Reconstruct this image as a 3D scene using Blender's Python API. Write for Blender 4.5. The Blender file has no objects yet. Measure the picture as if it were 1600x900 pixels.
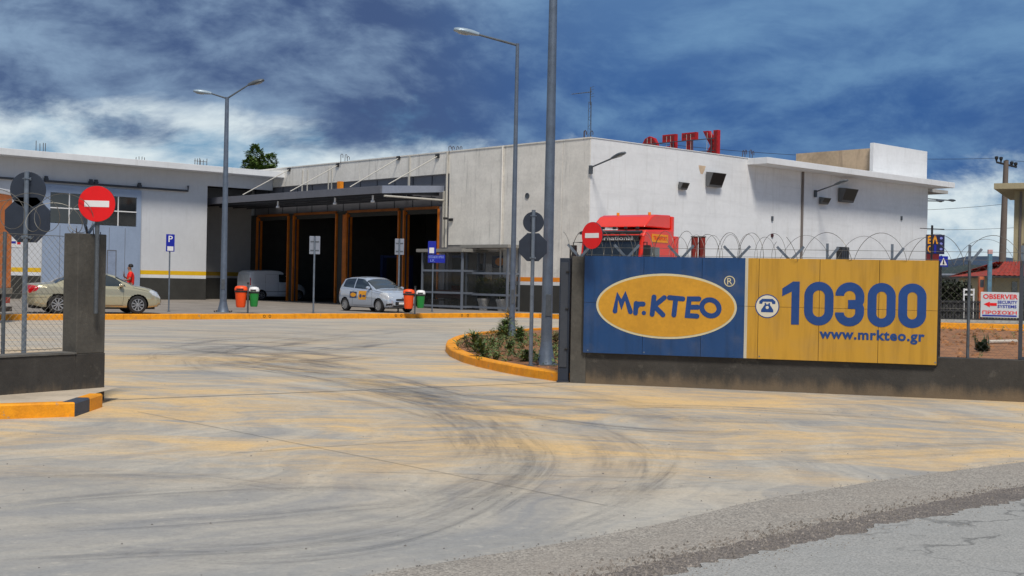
import bpy, bmesh, math, random
from mathutils import Vector, Matrix
from math import sin, cos, pi, radians, sqrt, atan2, asin
random.seed(7)
SC = bpy.context.scene
COL = SC.collection
# ------------------------------------------------------------------ camera
F = 1950.0; EYE = 1.62
cam = bpy.data.cameras.new('camera'); cam.sensor_width = 36; cam.lens = 36*F/1600
cam.clip_start = .1; cam.clip_end = 6000
camo = bpy.data.objects.new('camera', cam); COL.objects.link(camo); SC.camera = camo
camo.matrix_world = Matrix.Translation((0, 0, EYE)) @ Matrix.Rotation(pi/2 - 10/F, 4, 'X') @ Matrix.Rotation(.020, 4, 'Z')
camo.rotation_mode = 'XYZ'
CM = camo.matrix_world.copy()
# ------------------------------------------------------------------ sun
SUN_EL, SUN_AZ = radians(56), radians(-79)          # azimuth measured from +X, the sun is behind the camera to the right
sun = bpy.data.lights.new('sun', 'SUN'); sun.energy = 3.2; sun.angle = radians(13); sun.color = (1, .925, .82)
suno = bpy.data.objects.new('sun', sun); COL.objects.link(suno)
sd = Vector((cos(SUN_EL)*cos(SUN_AZ), cos(SUN_EL)*sin(SUN_AZ), sin(SUN_EL)))
suno.rotation_euler = sd.to_track_quat('Z', 'Y').to_euler(); suno.location = sd*60
SC.view_settings.view_transform = 'Standard'; SC.view_settings.look = 'None'
SC.view_settings.exposure = 0.0; SC.view_settings.gamma = 1; SC.view_settings.use_curve_mapping = False
SC.cycles.max_bounces = 6; SC.cycles.transparent_max_bounces = 24

def lin(r, g, b):
    f = lambda c: (c/255/12.92) if c/255 <= .04045 else ((c/255+.055)/1.055)**2.4
    return (f(r), f(g), f(b), 1)

class NT:
    """small node helper"""
    def __init__(s, tree): s.t = tree; s.n = tree.nodes; s.l = tree.links
    def new(s, typ, **k):
        n = s.n.new(typ)
        for a, b in k.items(): setattr(n, a, b)
        return n
    def put(s, sock, v):
        if isinstance(v, bpy.types.NodeSocket): s.l.new(v, sock)
        else:
            try: sock.default_value = v
            except Exception: sock.default_value = tuple(v)[:3]
    def math(s, op, a, b=0.0, c=0.0, clamp=False):
        n = s.new('ShaderNodeMath', operation=op, use_clamp=clamp)
        s.put(n.inputs[0], a); s.put(n.inputs[1], b); s.put(n.inputs[2], c); return n.outputs[0]
    def vmul(s, v, k):
        n = s.new('ShaderNodeVectorMath', operation='MULTIPLY'); s.put(n.inputs[0], v); n.inputs[1].default_value = k; return n.outputs[0]
    def vadd(s, a, b):
        n = s.new('ShaderNodeVectorMath', operation='ADD'); s.put(n.inputs[0], a); s.put(n.inputs[1], b); return n.outputs[0]
    def noise(s, vec, scale, detail=4, rough=.55, dist=0.0):
        n = s.new('ShaderNodeTexNoise'); s.put(n.inputs['Vector'], vec); n.inputs['Scale'].default_value = scale
        n.inputs['Detail'].default_value = detail; n.inputs['Roughness'].default_value = rough; n.inputs['Distortion'].default_value = dist
        return n.outputs['Fac']
    def ramp(s, v, a, b, lo=0.0, hi=1.0):
        n = s.new('ShaderNodeMapRange', interpolation_type='SMOOTHSTEP'); s.put(n.inputs[0], v)
        s.put(n.inputs[1], a); s.put(n.inputs[2], b); n.inputs[3].default_value = lo; n.inputs[4].default_value = hi
        return n.outputs[0]
    def mix(s, f, a, b, mode='MIX'):
        n = s.new('ShaderNodeMix', data_type='RGBA', blend_type=mode); s.put(n.inputs[0], f); s.put(n.inputs[6], a); s.put(n.inputs[7], b)
        return n.outputs[2]
# ------------------------------------------------------------------ sky: stormy broken cloud over a Nishita sky
W = bpy.data.worlds.new('World'); SC.world = W; W.use_nodes = True
t = NT(W.node_tree); W.node_tree.nodes.clear()
tc = t.new('ShaderNodeTexCoord').outputs['Generated']
sx = t.new('ShaderNodeSeparateXYZ'); t.l.new(tc, sx.inputs[0])
X_, Y_, Z_ = sx.outputs
el = t.math('ARCSINE', Z_)
sidev = t.math('DIVIDE', X_, t.math('MAXIMUM', t.math('SQRT', t.math('ADD', t.math('MULTIPLY', X_, X_), t.math('MULTIPLY', Y_, Y_))), .001))   # sine of the azimuth
dv_ = t.vmul(tc, (1, 1, 2.1))
wrp = t.new('ShaderNodeTexNoise'); t.put(wrp.inputs['Vector'], dv_); wrp.inputs['Scale'].default_value = 3.0; wrp.inputs['Detail'].default_value = 4
dw = t.vadd(dv_, t.vmul(t.vadd(wrp.outputs['Color'], (-.5, -.5, -.5)), (.16, .16, .10)))
nb = t.noise(t.vadd(dw, (2.3, 1.1, .4)), 3.4, 6, .58)
nd = t.noise(dw, 8.5, 9, .60)
nd2 = t.noise(t.vadd(dw, (0, 0, .035)), 8.5, 9, .60)
relief = t.math('SUBTRACT', nd2, nd)
nl = t.noise(t.vadd(dw, (9.4, 4.2, 1)), 2.5, 4, .5)
n = t.math('ADD', t.math('ADD', t.math('MULTIPLY', nb, .60), t.math('MULTIPLY', nd, .40)), t.math('MULTIPLY', relief, .8))
left = t.ramp(sidev, .06, -.22)
right = t.ramp(sidev, -.12, .10)
thr = t.math('ADD', .078, t.math('MULTIPLY', left, .046))
wob = t.math('ADD', t.math('MULTIPLY', t.math('SUBTRACT', nb, .5), .16), t.math('MULTIPLY', t.math('SUBTRACT', nd, .5), .13))
low = t.ramp(t.math('SUBTRACT', t.math('ADD', el, wob), thr), .020, -.020)      # 1 = the brighter band of cloud near the horizon
dark = t.mix(right, lin(66, 88, 130), lin(52, 92, 150))
lite = t.mix(right, lin(138, 164, 192), lin(112, 152, 190))
hi = t.mix(t.math('MULTIPLY', t.ramp(n, .38, .70), t.math('SUBTRACT', 1.0, t.math('MULTIPLY', right, .22))), dark, lite)
hi = t.mix(t.math('MULTIPLY', t.ramp(el, .13, .24), t.math('MULTIPLY', right, .35)), hi, lin(120, 158, 194))
lo = t.mix(t.ramp(t.math('ADD', n, t.math('MULTIPLY', el, -.9)), .24, .50), lin(102, 150, 186), lin(222, 234, 238))
clouds = t.mix(low, hi, lo)
clouds = t.mix(t.ramp(el, .4, 1.1), clouds, lin(172, 182, 194))
skyt = t.new('ShaderNodeTexSky'); skyt.sky_type = 'NISHITA'; skyt.sun_disc = False
skyt.sun_elevation = SUN_EL; skyt.sun_rotation = pi/2 - SUN_AZ; skyt.altitude = 50; skyt.dust_density = 1.5
b1 = t.new('ShaderNodeBackground'); t.l.new(skyt.outputs[0], b1.inputs[0]); b1.inputs[1].default_value = .07
b2 = t.new('ShaderNodeBackground'); t.l.new(clouds, b2.inputs[0]); b2.inputs[1].default_value = 1.0
mx = t.new('ShaderNodeMixShader'); t.put(mx.inputs[0], t.math('SUBTRACT', .97, t.math('MULTIPLY', t.ramp(nl, .52, .7), .06)))
t.l.new(b1.outputs[0], mx.inputs[1]); t.l.new(b2.outputs[0], mx.inputs[2])
wo = t.new('ShaderNodeOutputWorld'); t.l.new(mx.outputs[0], wo.inputs[0])
W.cycles.sampling_method = 'MANUAL'; W.cycles.sample_map_resolution = 512

# ------------------------------------------------------------------ pixel helpers (measurements of the photograph turned into metres)
def ray(px, py):
    return (CM.to_3x3() @ Vector(((px-800)/F, (450-py)/F, -1))).normalized()
def hit(px, py, z=0.0):
    d = ray(px, py); k = (z-EYE)/d.z; return Vector((d.x*k, d.y*k, z))
def atY(px, py, Y):
    d = ray(px, py); k = Y/d.y; return Vector((d.x*k, Y, EYE+d.z*k))
# ------------------------------------------------------------------ materials
MATS = {}
def mat(name, col, rough=.6, metal=0., var=.12, scale=1.5, bump=0., bscale=30., streak=0., coat=0., spec=.5, dirt=None, trans=0., alpha=1., emit=None, chips=0., chipc=(.30, .28, .25, 1), chips_scale=7., blot=0., lines=0., splash=0.):
    """procedural material: base colour broken by two noises, optional vertical streaks and relief"""
    if name in MATS: return MATS[name]
    m = bpy.data.materials.new(name); m.use_nodes = True; n = NT(m.node_tree)
    b = m.node_tree.nodes['Principled BSDF']
    pos = n.new('ShaderNodeNewGeometry').outputs['Position']
    c = tuple(col)+(1,) if len(col) == 3 else col
    f1 = n.noise(pos, scale, 5, .6); f2 = n.noise(pos, scale*9, 4, .6)
    f = n.math('ADD', n.math('MULTIPLY', f1, .65), n.math('MULTIPLY', f2, .35))
    dk = tuple(x*(1-var*1.6) for x in c[:3])+(1,); lt = tuple(min(1, x*(1+var)) for x in c[:3])+(1,)
    out = n.mix(n.ramp(f, .3, .7), dk, lt)
    if streak:
        fs = n.noise(n.vmul(pos, (2.5, 2.5, .22)), 1.6, 5, .65)
        out = n.mix(n.ramp(fs, .52, .78, 0, streak), out, dirt or tuple(x*.45 for x in c[:3])+(1,))
    if lines: out = n.mix(n.ramp(n.noise(n.vmul(pos, (.12, .12, 1.6)), 2.2, 5, .6), .48, .66, 0, lines), out, tuple(x*.70 for x in c[:3])+(1,))
    if blot: out = n.mix(n.ramp(n.noise(n.vadd(pos, (3, 8, 1)), .85, 7, .72), .56, .72, 0, blot), out, tuple(x*.5 for x in c[:3])+(1,))
    if chips: out = n.mix(n.ramp(n.noise(n.vadd(pos, (1, 2, 9)), chips_scale, 7, .75), .58, .66, 0, chips), out, chipc)
    if splash:
        sp_ = n.new('ShaderNodeSeparateXYZ'); n.l.new(pos, sp_.inputs[0]); hn = n.math('SUBTRACT', sp_.outputs[2], n.math('MULTIPLY', n.noise(n.vmul(pos, (1, 1, .3)), 3.5, 6, .7), .5))
        out = n.mix(n.ramp(hn, .0, -.24, 0, splash), out, (.36, .25, .14, 1))
    n.l.new(out, b.inputs['Base Color'])
    n.put(b.inputs['Roughness'], n.math('ADD', rough-.06, n.math('MULTIPLY', f2, .12)) if rough > .12 else rough)
    b.inputs['Metallic'].default_value = metal
    b.inputs['Coat Weight'].default_value = coat; b.inputs['Coat Roughness'].default_value = .06
    b.inputs['Specular IOR Level'].default_value = spec
    b.inputs['Transmission Weight'].default_value = trans; b.inputs['Alpha'].default_value = alpha
    if emit: b.inputs['Emission Color'].default_value = emit[0]; b.inputs['Emission Strength'].default_value = emit[1]
    if bump:
        bn = n.new('ShaderNodeBump'); bn.inputs['Strength'].default_value = bump; bn.inputs['Distance'].default_value = .01
        n.l.new(n.noise(pos, bscale, 6, .65), bn.inputs['Height']); n.l.new(bn.outputs[0], b.inputs['Normal'])
    MATS[name] = m; return m
M_WHITE = mat('white_render', (.76, .775, .79), .8, var=.05, lines=.18, blot=.06, scale=.5, streak=.5, dirt=(.56, .56, .55, 1), bump=.35, bscale=12)
M_BEIGE = mat('bare_grey_panel', (.76, .735, .68), .85, blot=.3, lines=.15, var=.09, scale=.9, streak=.7, dirt=(.36, .35, .33, 1), bump=.4, bscale=10)
M_WING = mat('wing_render', (.64, .66, .69), .8, blot=.12, var=.04, scale=.4, streak=.25, dirt=(.42, .43, .44, 1), bump=.3, bscale=12)
M_PLINTH = mat('dark_plinth', (.040, .040, .036), .8, var=.15, scale=1.2)
M_DWALL = mat('dark_grey_wall', (.046, .042, .037), .78, splash=.35, chips=.35, chipc=(.13, .12, .10, 1), chips_scale=2.5, blot=.4, var=.2, scale=1.3, streak=.45, dirt=(.085, .078, .068, 1), bump=.6, bscale=25)
M_DPIL = mat('grey_pillar_concrete', (.080, .075, .065), .8, chips=.4, chipc=(.14, .13, .11, 1), chips_scale=3, blot=.4, var=.2, scale=2.2, streak=.5, dirt=(.055, .05, .045, 1), bump=.6, bscale=25)
M_YEL = mat('yellow_stripe_paint', lin(236, 188, 22), .6, var=.07, scale=3)
M_ORS = mat('orange_stripe_paint', lin(236, 140, 28), .6, var=.07, scale=3)
M_FRAME = mat('orange_door_frame', lin(196, 106, 12), .5, var=.18, scale=2.5, streak=.4)
M_CLAD = mat('grey_cladding', lin(112, 114, 122), .5, var=.06)
M_DGREY = mat('dark_grey_metal', lin(70, 74, 82), .45, .3, var=.08)
M_LGREY = mat('light_grey_metal', lin(150, 156, 168), .4, .35, var=.06)
M_GALV = mat('galvanised_steel', lin(118, 128, 140), .5, .45, var=.16, scale=7)
M_GALV2 = mat('weathered_galvanised_steel', lin(92, 98, 104), .6, .4, var=.2, scale=6)
M_BACK = mat('sign_back_grey', lin(46, 54, 68), .55, .2, var=.12, scale=4)
M_RODW = mat('white_rod_paint', (.52, .50, .45), .5, var=.05)
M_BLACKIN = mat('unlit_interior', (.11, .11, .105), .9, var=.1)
M_GLASS = mat('dark_window_glass', (.012, .016, .02), .08, var=.2, spec=.8, coat=.3)
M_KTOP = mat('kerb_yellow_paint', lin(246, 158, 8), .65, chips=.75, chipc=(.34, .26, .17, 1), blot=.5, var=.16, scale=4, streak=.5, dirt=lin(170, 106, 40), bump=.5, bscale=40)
M_KBLUE = mat('kerb_dark_paint', lin(62, 70, 84), .65, var=.15, scale=4, bump=.5, bscale=40)
M_RED = mat('sign_red', lin(226, 8, 10), .4, var=.04, scale=5)
M_WHP = mat('sign_white', (.78, .78, .78), .45, var=.04)
M_BLUE = mat('sign_blue', lin(20, 36, 160), .4, var=.05)
M_RUST = mat('rusty_rebar', lin(70, 52, 44), .8, var=.3, scale=9)
M_BLACK = mat('black_rubber', (.012, .012, .013), .75, var=.2, scale=5)
M_DARK = mat('black_plastic', (.018, .018, .02), .5, var=.15, scale=5)

# ------------------------------------------------------------------ geometry helpers
class MB:
    def __init__(s): s.v = []; s.f = []
    def add(s, vs, fs):
        o = len(s.v); s.v += [tuple(v) for v in vs]; s.f += [tuple(i+o for i in f) for f in fs]; return s
    def box(s, x0, x1, y0, y1, z0, z1, M=None):
        if x0 > x1: x0, x1 = x1, x0
        if y0 > y1: y0, y1 = y1, y0
        if z0 > z1: z0, z1 = z1, z0
        vs = [Vector((x, y, z)) for z in (z0, z1) for y in (y0, y1) for x in (x0, x1)]
        if M: vs = [M @ v for v in vs]
        return s.add(vs, [(0, 2, 3, 1), (4, 5, 7, 6), (0, 1, 5, 4), (2, 6, 7, 3), (0, 4, 6, 2), (1, 3, 7, 5)])
    def prism(s, poly, M, h, h0=0.0):
        """poly: 2D points (counter clockwise), extruded from h0 to h along local z of M"""
        k = len(poly)
        a = sum(poly[i][0]*poly[(i+1) % k][1]-poly[(i+1) % k][0]*poly[i][1] for i in range(k))
        if (a < 0) != (h < h0): poly = poly[::-1]
        vs = [M @ Vector((p[0], p[1], h0)) for p in poly]+[M @ Vector((p[0], p[1], h)) for p in poly]
        fs = [tuple(range(k))[::-1], tuple(range(k, 2*k))]+[(i, (i+1) % k, k+(i+1) % k, k+i) for i in range(k)]
        return s.add(vs, fs)
    def tube(s, pts, r, n=8, cap=True, r1=None, flat=None):
        pts = [Vector(p) for p in pts]; rings = []; up = None
        for i, p in enumerate(pts):
            d = (pts[min(i+1, len(pts)-1)]-pts[max(i-1, 0)]).normalized()
            if up is None:
                up = Vector((0, 0, 1)) if abs(d.z) < .9 else Vector((1, 0, 0))
            a = d.cross(up); 
            if a.length < 1e-5: a = d.cross(Vector((1, 0, 0)))
            a.normalize(); b = a.cross(d).normalized(); up = b
            rr = r if r1 is None else r+(r1-r)*i/(len(pts)-1)
            rings.append([p+a*cos(2*pi*k/n+pi/n)*rr+b*sin(2*pi*k/n+pi/n)*rr for k in range(n)])
        vs = [v for R in rings for v in R]; fs = []
        for i in range(len(rings)-1):
            for k in range(n):
                fs.append((i*n+k, i*n+(k+1) % n, (i+1)*n+(k+1) % n, (i+1)*n+k))
        if cap: fs += [tuple(range(n))[::-1], tuple(range((len(rings)-1)*n, len(rings)*n))]
        return s.add(vs, fs)
    def lathe(s, prof, n=24, M=Matrix(), cap=True):
        vs = [M @ Vector((r*cos(2*pi*k/n), r*sin(2*pi*k/n), z)) for r, z in prof for k in range(n)]
        fs = [(i*n+k, i*n+(k+1) % n, (i+1)*n+(k+1) % n, (i+1)*n+k) for i in range(len(prof)-1) for k in range(n)]
        if cap: fs += [tuple(range(n))[::-1], tuple(range((len(prof)-1)*n, len(prof)*n))]
        return s.add(vs, fs)
    def build(s, name, m, parent=None, smooth=False, bevel=0., fix=True, **props):
        me = bpy.data.meshes.new(name); me.from_pydata(s.v, [], s.f)
        if fix and len(s.f) < 60000:
            bm = bmesh.new(); bm.from_mesh(me); bmesh.ops.recalc_face_normals(bm, faces=bm.faces); bm.to_mesh(me); bm.free()
        me.update()
        if m: me.materials.append(m)
        if smooth:
            me.polygons.foreach_set('use_smooth', [True]*len(me.polygons))
            try: me.set_sharp_from_angle(angle=radians(smooth if smooth is not True else 40))
            except Exception: pass
        o = bpy.data.objects.new(name, me); COL.objects.link(o); o.parent = parent
        if bevel:
            b = o.modifiers.new('bevel', 'BEVEL'); b.width = bevel; b.segments = 2; b.limit_method = 'ANGLE'; b.angle_limit = radians(35)
        for k, v in props.items(): o[k] = v
        return o
def thing(name, label, cat, loc=(0, 0, 0), rotz=0., group=None):
    o = bpy.data.objects.new(name, None); COL.objects.link(o); o.location = loc; o.rotation_euler = (0, 0, rotz)
    o.empty_display_size = .2; o['label'] = label; o['category'] = cat
    if group: o['group'] = group
    return o
def tag(o, label, cat, group=None):
    o['label'] = label; o['category'] = cat
    if group: o['group'] = group
    return o
def kids(o): return [c for c in bpy.data.objects if c.parent == o]
def dup(root, loc, rotz=0., label=None):
    tree = kids(root); r = root.copy(); COL.objects.link(r); r.location = loc; r.rotation_euler = (0, 0, rotz)
    if label: r['label'] = label
    for ch in tree:
        sub = kids(ch); c = ch.copy(); COL.objects.link(c); c.parent = r
        for g in sub: d = g.copy(); COL.objects.link(d); d.parent = c
    return r
def frame(o, r, u):
    """matrix whose local x = r, y = u, z = r x u, at o"""
    r = Vector(r).normalized(); u = Vector(u).normalized(); n = r.cross(u)
    return Matrix(((r.x, u.x, n.x, o[0]), (r.y, u.y, n.y, o[1]), (r.z, u.z, n.z, o[2]), (0, 0, 0, 1)))
def text_geo(body, bold=0., extr=.01, res=3, spacing=1.0):
    c = bpy.data.curves.new('t', 'FONT'); c.body = body; c.offset = bold; c.extrude = extr; c.resolution_u = res; c.space_character = spacing
    o = bpy.data.objects.new('t', c); COL.objects.link(o)
    me = bpy.data.meshes.new_from_object(o.evaluated_get(bpy.context.evaluated_depsgraph_get()))
    vs = [v.co.copy() for v in me.vertices]; fs = [tuple(p.vertices) for p in me.polygons]
    bpy.data.objects.remove(o); bpy.data.curves.remove(c); bpy.data.meshes.remove(me); return vs, fs
def text_on(mb, body, M, x0, x1, y0, y1, bold=.0, depth=.004, spacing=1.0):
    """fit lettering into the rectangle x0..x1, y0..y1 of frame M"""
    vs, fs = text_geo(body, bold, .05, 3, spacing)
    ax, bx = min(v.x for v in vs), max(v.x for v in vs); ay, by = min(v.y for v in vs), max(v.y for v in vs)
    out = [M @ Vector((x0+(v.x-ax)/(bx-ax)*(x1-x0), y0+(v.y-ay)/(by-ay)*(y1-y0), (v.z+.05)/.1*depth)) for v in vs]
    mb.add(out, fs)
def stroke(mb, pts, w, M, z=.0, d=.004, closed=False, cap=True):
    """flat brush stroke of width w along 2D points"""
    P = [Vector(p) for p in pts]; k = len(P); L = []; R = []
    for i in range(k):
        a = P[i-1] if (i > 0 or closed) else P[i]; b = P[(i+1) % k] if (i < k-1 or closed) else P[i]
        d1 = (P[i]-a); d2 = (b-P[i])
        if d1.length < 1e-9: d1 = d2
        if d2.length < 1e-9: d2 = d1
        n1 = Vector((-d1.y, d1.x)).normalized(); n2 = Vector((-d2.y, d2.x)).normalized(); nn = (n1+n2)
        nn = nn/max(.35, nn.length_squared/2)
        L.append(P[i]+nn*w/2); R.append(P[i]-nn*w/2)
    vs = [M @ Vector((p.x, p.y, z+d)) for p in L]+[M @ Vector((p.x, p.y, z+d)) for p in R]
    rng = range(k if closed else k-1)
    mb.add(vs, [(i, k+i, k+(i+1) % k, (i+1) % k) for i in rng])
    if cap and not closed:
        for j, q in enumerate((P[0], P[-1])):
            mb.add([M @ Vector((q.x+cos(a*pi/8)*w/2, q.y+sin(a*pi/8)*w/2, z+d+.0006*(j+1))) for a in range(16)], [tuple(range(16))])
def arc(cx_, cy_, rx, ry, a0, a1, n=10):
    return [(cx_+rx*cos(radians(a0+(a1-a0)*i/n)), cy_+ry*sin(radians(a0+(a1-a0)*i/n))) for i in range(n+1)]
# ================================================================== GROUND
def struct(o): o['kind'] = 'structure'; return o
def ground_mat():
    m = bpy.data.materials.new('swept_concrete'); m.use_nodes = True; n = NT(m.node_tree); b = m.node_tree.nodes['Principled BSDF']
    pos = n.new('ShaderNodeNewGeometry').outputs['Position']
    s3 = n.new('ShaderNodeSeparateXYZ'); n.l.new(pos, s3.inputs[0]); x, y, z = s3.outputs
    warp = n.new('ShaderNodeTexNoise'); n.l.new(pos, warp.inputs['Vector']); warp.inputs['Scale'].default_value = .35; warp.inputs['Detail'].default_value = 3
    wp = n.vadd(pos, n.vmul(n.vadd(warp.outputs['Color'], (-.5, -.5, -.5)), (2.4, 2.4, 0)))
    # the sweep of traffic turning in: coordinates that run round a point beside the gateway
    sw = n.new('ShaderNodeSeparateXYZ'); n.l.new(wp, sw.inputs[0]); dx_ = n.math('ADD', sw.outputs[0], 8.5); dy_ = n.math('ADD', sw.outputs[1], -13.5)
    rad = n.math('SQRT', n.math('ADD', n.math('MULTIPLY', dx_, dx_), n.math('MULTIPLY', dy_, dy_))); ang = n.math('ARCTAN2', dy_, dx_)
    pv_ = n.new('ShaderNodeCombineXYZ'); n.put(pv_.inputs[0], n.math('MULTIPLY', ang, 5.0)); n.put(pv_.inputs[1], rad)
    pol = pv_.outputs[0]
    a = n.noise(n.vmul(wp, (.55, .9, 1)), .8, 8, .62, .3)
    s = n.noise(n.vmul(pol, (.28, 1.5, 1)), 1.1, 8, .66, .25)
    s2 = n.noise(n.vadd(n.vmul(pol, (.12, 3.4, 1)), (3, 9, 0)), 1.6, 6, .66, .1)
    fine = n.noise(pos, 34, 4, .7); big = n.noise(pos, .16, 3, .5)
    spk = n.noise(pos, 150, 2, .6)
    base = n.mix(n.ramp(a, .30, .70), (.345, .33, .30, 1), (.53, .475, .385, 1))
    base = n.mix(n.ramp(s, .42, .70, 0, .62), base, (.235, .245, .265, 1))
    base = n.mix(n.ramp(s, .50, .34, 0, .5), base, (.57, .53, .45, 1))
    base = n.mix(n.ramp(s2, .50, .72, 0, .45), base, (.24, .25, .265, 1))
    reg = n.ramp(y, 8.8, 12.2)
    far = n.ramp(y, 34, 20, .25, 1)
    o1 = n.noise(n.vadd(n.vmul(wp, (.38, .9, 1)), (7, 3, 0)), .9, 8, .66, .4)
    o3 = n.noise(n.vadd(n.vmul(wp, (.5, 2.4, 1)), (1, 5, 0)), 1.6, 6, .66, .2)
    o2 = n.math('MULTIPLY', n.math('MULTIPLY', n.ramp(n.math('ADD', n.math('ADD', n.math('MULTIPLY', o1, .45), n.math('MULTIPLY', o3, .25)), n.math('MULTIPLY', big, .3)), .425, .59), reg), far)
    base = n.mix(n.math('MULTIPLY', o2, .92), base, (.76, .51, .22, 1))
    base = n.mix(n.ramp(y, 10.0, 6.5, 0, .45), base, (.29, .30, .305, 1))
    mid = n.noise(n.vmul(pos, (1, 1.4, 1)), 7.0, 6, .75)
    base = n.mix(n.ramp(mid, .50, .68, 0, .40), base, (.22, .215, .21, 1)); base = n.mix(n.ramp(mid, .46, .32, 0, .35), base, (.64, .59, .50, 1))
    stain = n.noise(n.vadd(pos, (20, 4, 0)), .9, 5, .7)
    base = n.mix(n.ramp(stain, .60, .74, 0, .35), base, (.20, .19, .175, 1))
    base = n.mix(n.ramp(fine, .35, .75, 0, .26), base, (.16, .16, .15, 1))
    base = n.mix(n.ramp(spk, .60, .74, 0, .40), base, (.13, .13, .12, 1))
    n.l.new(base, b.inputs['Base Color']); b.inputs['Roughness'].default_value = .72; b.inputs['Specular IOR Level'].default_value = .35
    bn = n.new('ShaderNodeBump'); bn.inputs['Strength'].default_value = .35; bn.inputs['Distance'].default_value = .006
    n.l.new(n.math('ADD', fine, n.math('MULTIPLY', spk, .6)), bn.inputs['Height']); n.l.new(bn.outputs[0], b.inputs['Normal'])
    return m
def aggregate_mat(name, c1, c2, c3, crack=0., dk=.55):
    m = bpy.data.materials.new(name); m.use_nodes = True; n = NT(m.node_tree); b = m.node_tree.nodes['Principled BSDF']
    pos = n.new('ShaderNodeNewGeometry').outputs['Position']
    v = n.new('ShaderNodeTexVoronoi'); v.inputs['Scale'].default_value = 75; n.l.new(pos, v.inputs['Vector'])
    sv = n.new('ShaderNodeSeparateColor'); n.l.new(v.outputs['Color'], sv.inputs[0])
    c = n.mix(sv.outputs[0], c1, c2); c = n.mix(n.ramp(n.noise(pos, 1.1, 6, .65), .40, .70, 0, .6), c, c3)
    c = n.mix(n.ramp(n.noise(n.vmul(pos, (.5, 2, 1)), 2.2, 5, .6), .45, .7, 0, .35), c, c1)
    c = n.mix(n.ramp(v.outputs['Distance'],   .35, .8, 0, dk), c, (.05, .05, .05, 1))
    if crack:
        w = n.new('ShaderNodeTexVoronoi', feature='DISTANCE_TO_EDGE'); w.inputs['Scale'].default_value = .55
        wn = n.new('ShaderNodeTexNoise'); n.l.new(pos, wn.inputs['Vector']); wn.inputs['Scale'].default_value = 1.4; wn.inputs['Detail'].default_value = 6
        n.l.new(n.vadd(pos, n.vmul(wn.outputs['Color'], (1.6, 1.6, 0))), w.inputs['Vector'])
        ck = n.math('MULTIPLY', n.ramp(w.outputs['Distance'], .012, .002), n.ramp(n.noise(pos, .8, 3, .5), .46, .56))
        c = n.mix(n.math('MULTIPLY', ck, crack), c, (.03, .03, .03, 1))
    n.l.new(c, b.inputs['Base Color']); b.inputs['Roughness'].default_value = .85
    bn = n.new('ShaderNodeBump'); bn.inputs['Strength'].default_value = .6; bn.inputs['Distance'].default_value = .006
    n.l.new(v.outputs['Distance'], bn.inputs['Height']); n.l.new(bn.outputs[0], b.inputs['Normal'])
    return m
M_GROUND = ground_mat()
M_AGG = aggregate_mat('washed_aggregate', (.22, .20, .175, 1), (.48, .44, .38, 1), (.34, .30, .255, 1), 0, .35)
M_AGGD = aggregate_mat('dark_broken_aggregate', (.10, .085, .074, 1), (.30, .26, .225, 1), (.15, .125, .11, 1))
M_ASPH = aggregate_mat('worn_asphalt', (.30, .30, .285, 1), (.40, .395, .375, 1), (.33, .335, .325, 1), .45, .25)
M_SOIL = mat('red_soil', (.30, .14, .062), .95, var=.35, scale=2.2, bump=1.0, bscale=9)
M_DIRT = mat('far_dirt', (.20, .16, .11), .95, var=.3, scale=.2)
def sheet(name, pts, z, m, parent=None):
    b = MB(); b.add([(p[0], p[1], z) for p in pts], [tuple(range(len(pts)))]); o = b.build(name, m, parent)
    if o.data.polygons[0].normal.z < 0: o.data.flip_normals()
    return o
g = sheet('ground', [(-3000, -60), (3000, -60), (3000, 4000), (-3000, 4000)], -.012, M_DIRT); struct(g)
struct(sheet('concrete_forecourt', [(-80, -30), (80, -30), (80, 70), (-80, 70)], 0, M_GROUND))
def jag(pts, amp, step=.12, seed=1):
    rnd = random.Random(seed); out = []; w = 0
    for a, b in zip(pts, pts[1:]):
        k = max(1, int((b-a).length/step)); d = (b-a).normalized(); nrm = Vector((-d.y, d.x, 0))
        for i in range(k):
            w = w*.72+rnd.uniform(-1, 1)*amp; out.append(a.lerp(b, i/k)+nrm*w)
    return out+[pts[-1]]
e1 = [hit(x, y) for x, y in ((60, 985), (300, 948), (560, 903), (700, 878), (870, 851), (1000, 826), (1200, 780), (1400, 747), (1600, 722))]
e1 = [e1[0]-(e1[1]-e1[0]).normalized()*30]+e1+[e1[-1]+(e1[-1]-e1[-2]).normalized()*60]
e2 = [hit(x, y) for x, y in ((700, 948), (950, 897), (1100, 862), (1250, 829), (1400, 796), (1600, 760))]
e2 = [e2[0]-(e2[1]-e2[0]).normalized()*30]+e2+[e2[-1]+(e2[-1]-e2[-2]).normalized()*60]
e3 = [hit(x, y) for x, y in ((800, 950), (1000, 912), (1100, 885), (1250, 853), (1400, 820), (1600, 782))]
e3 = [e3[0]-(e3[1]-e3[0]).normalized()*30]+e3+[e3[-1]+(e3[-1]-e3[-2]).normalized()*60]
def band(name, edge, z, m, side=None):
    off = Vector((.35, -1, 0)).normalized()*26
    a = edge; b = [p+off for p in (edge[-1], edge[0])]
    return struct(sheet(name, list(a)+b, z, m))
band('gravel_shoulder', jag(e1, .012, .15, 3), .004, M_AGG)
band('broken_shoulder_edge', jag(e2, .022, .05, 4), .008, M_AGGD)
band('asphalt_road', jag(e3, .035, .035, 5), .013, M_ASPH)
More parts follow.
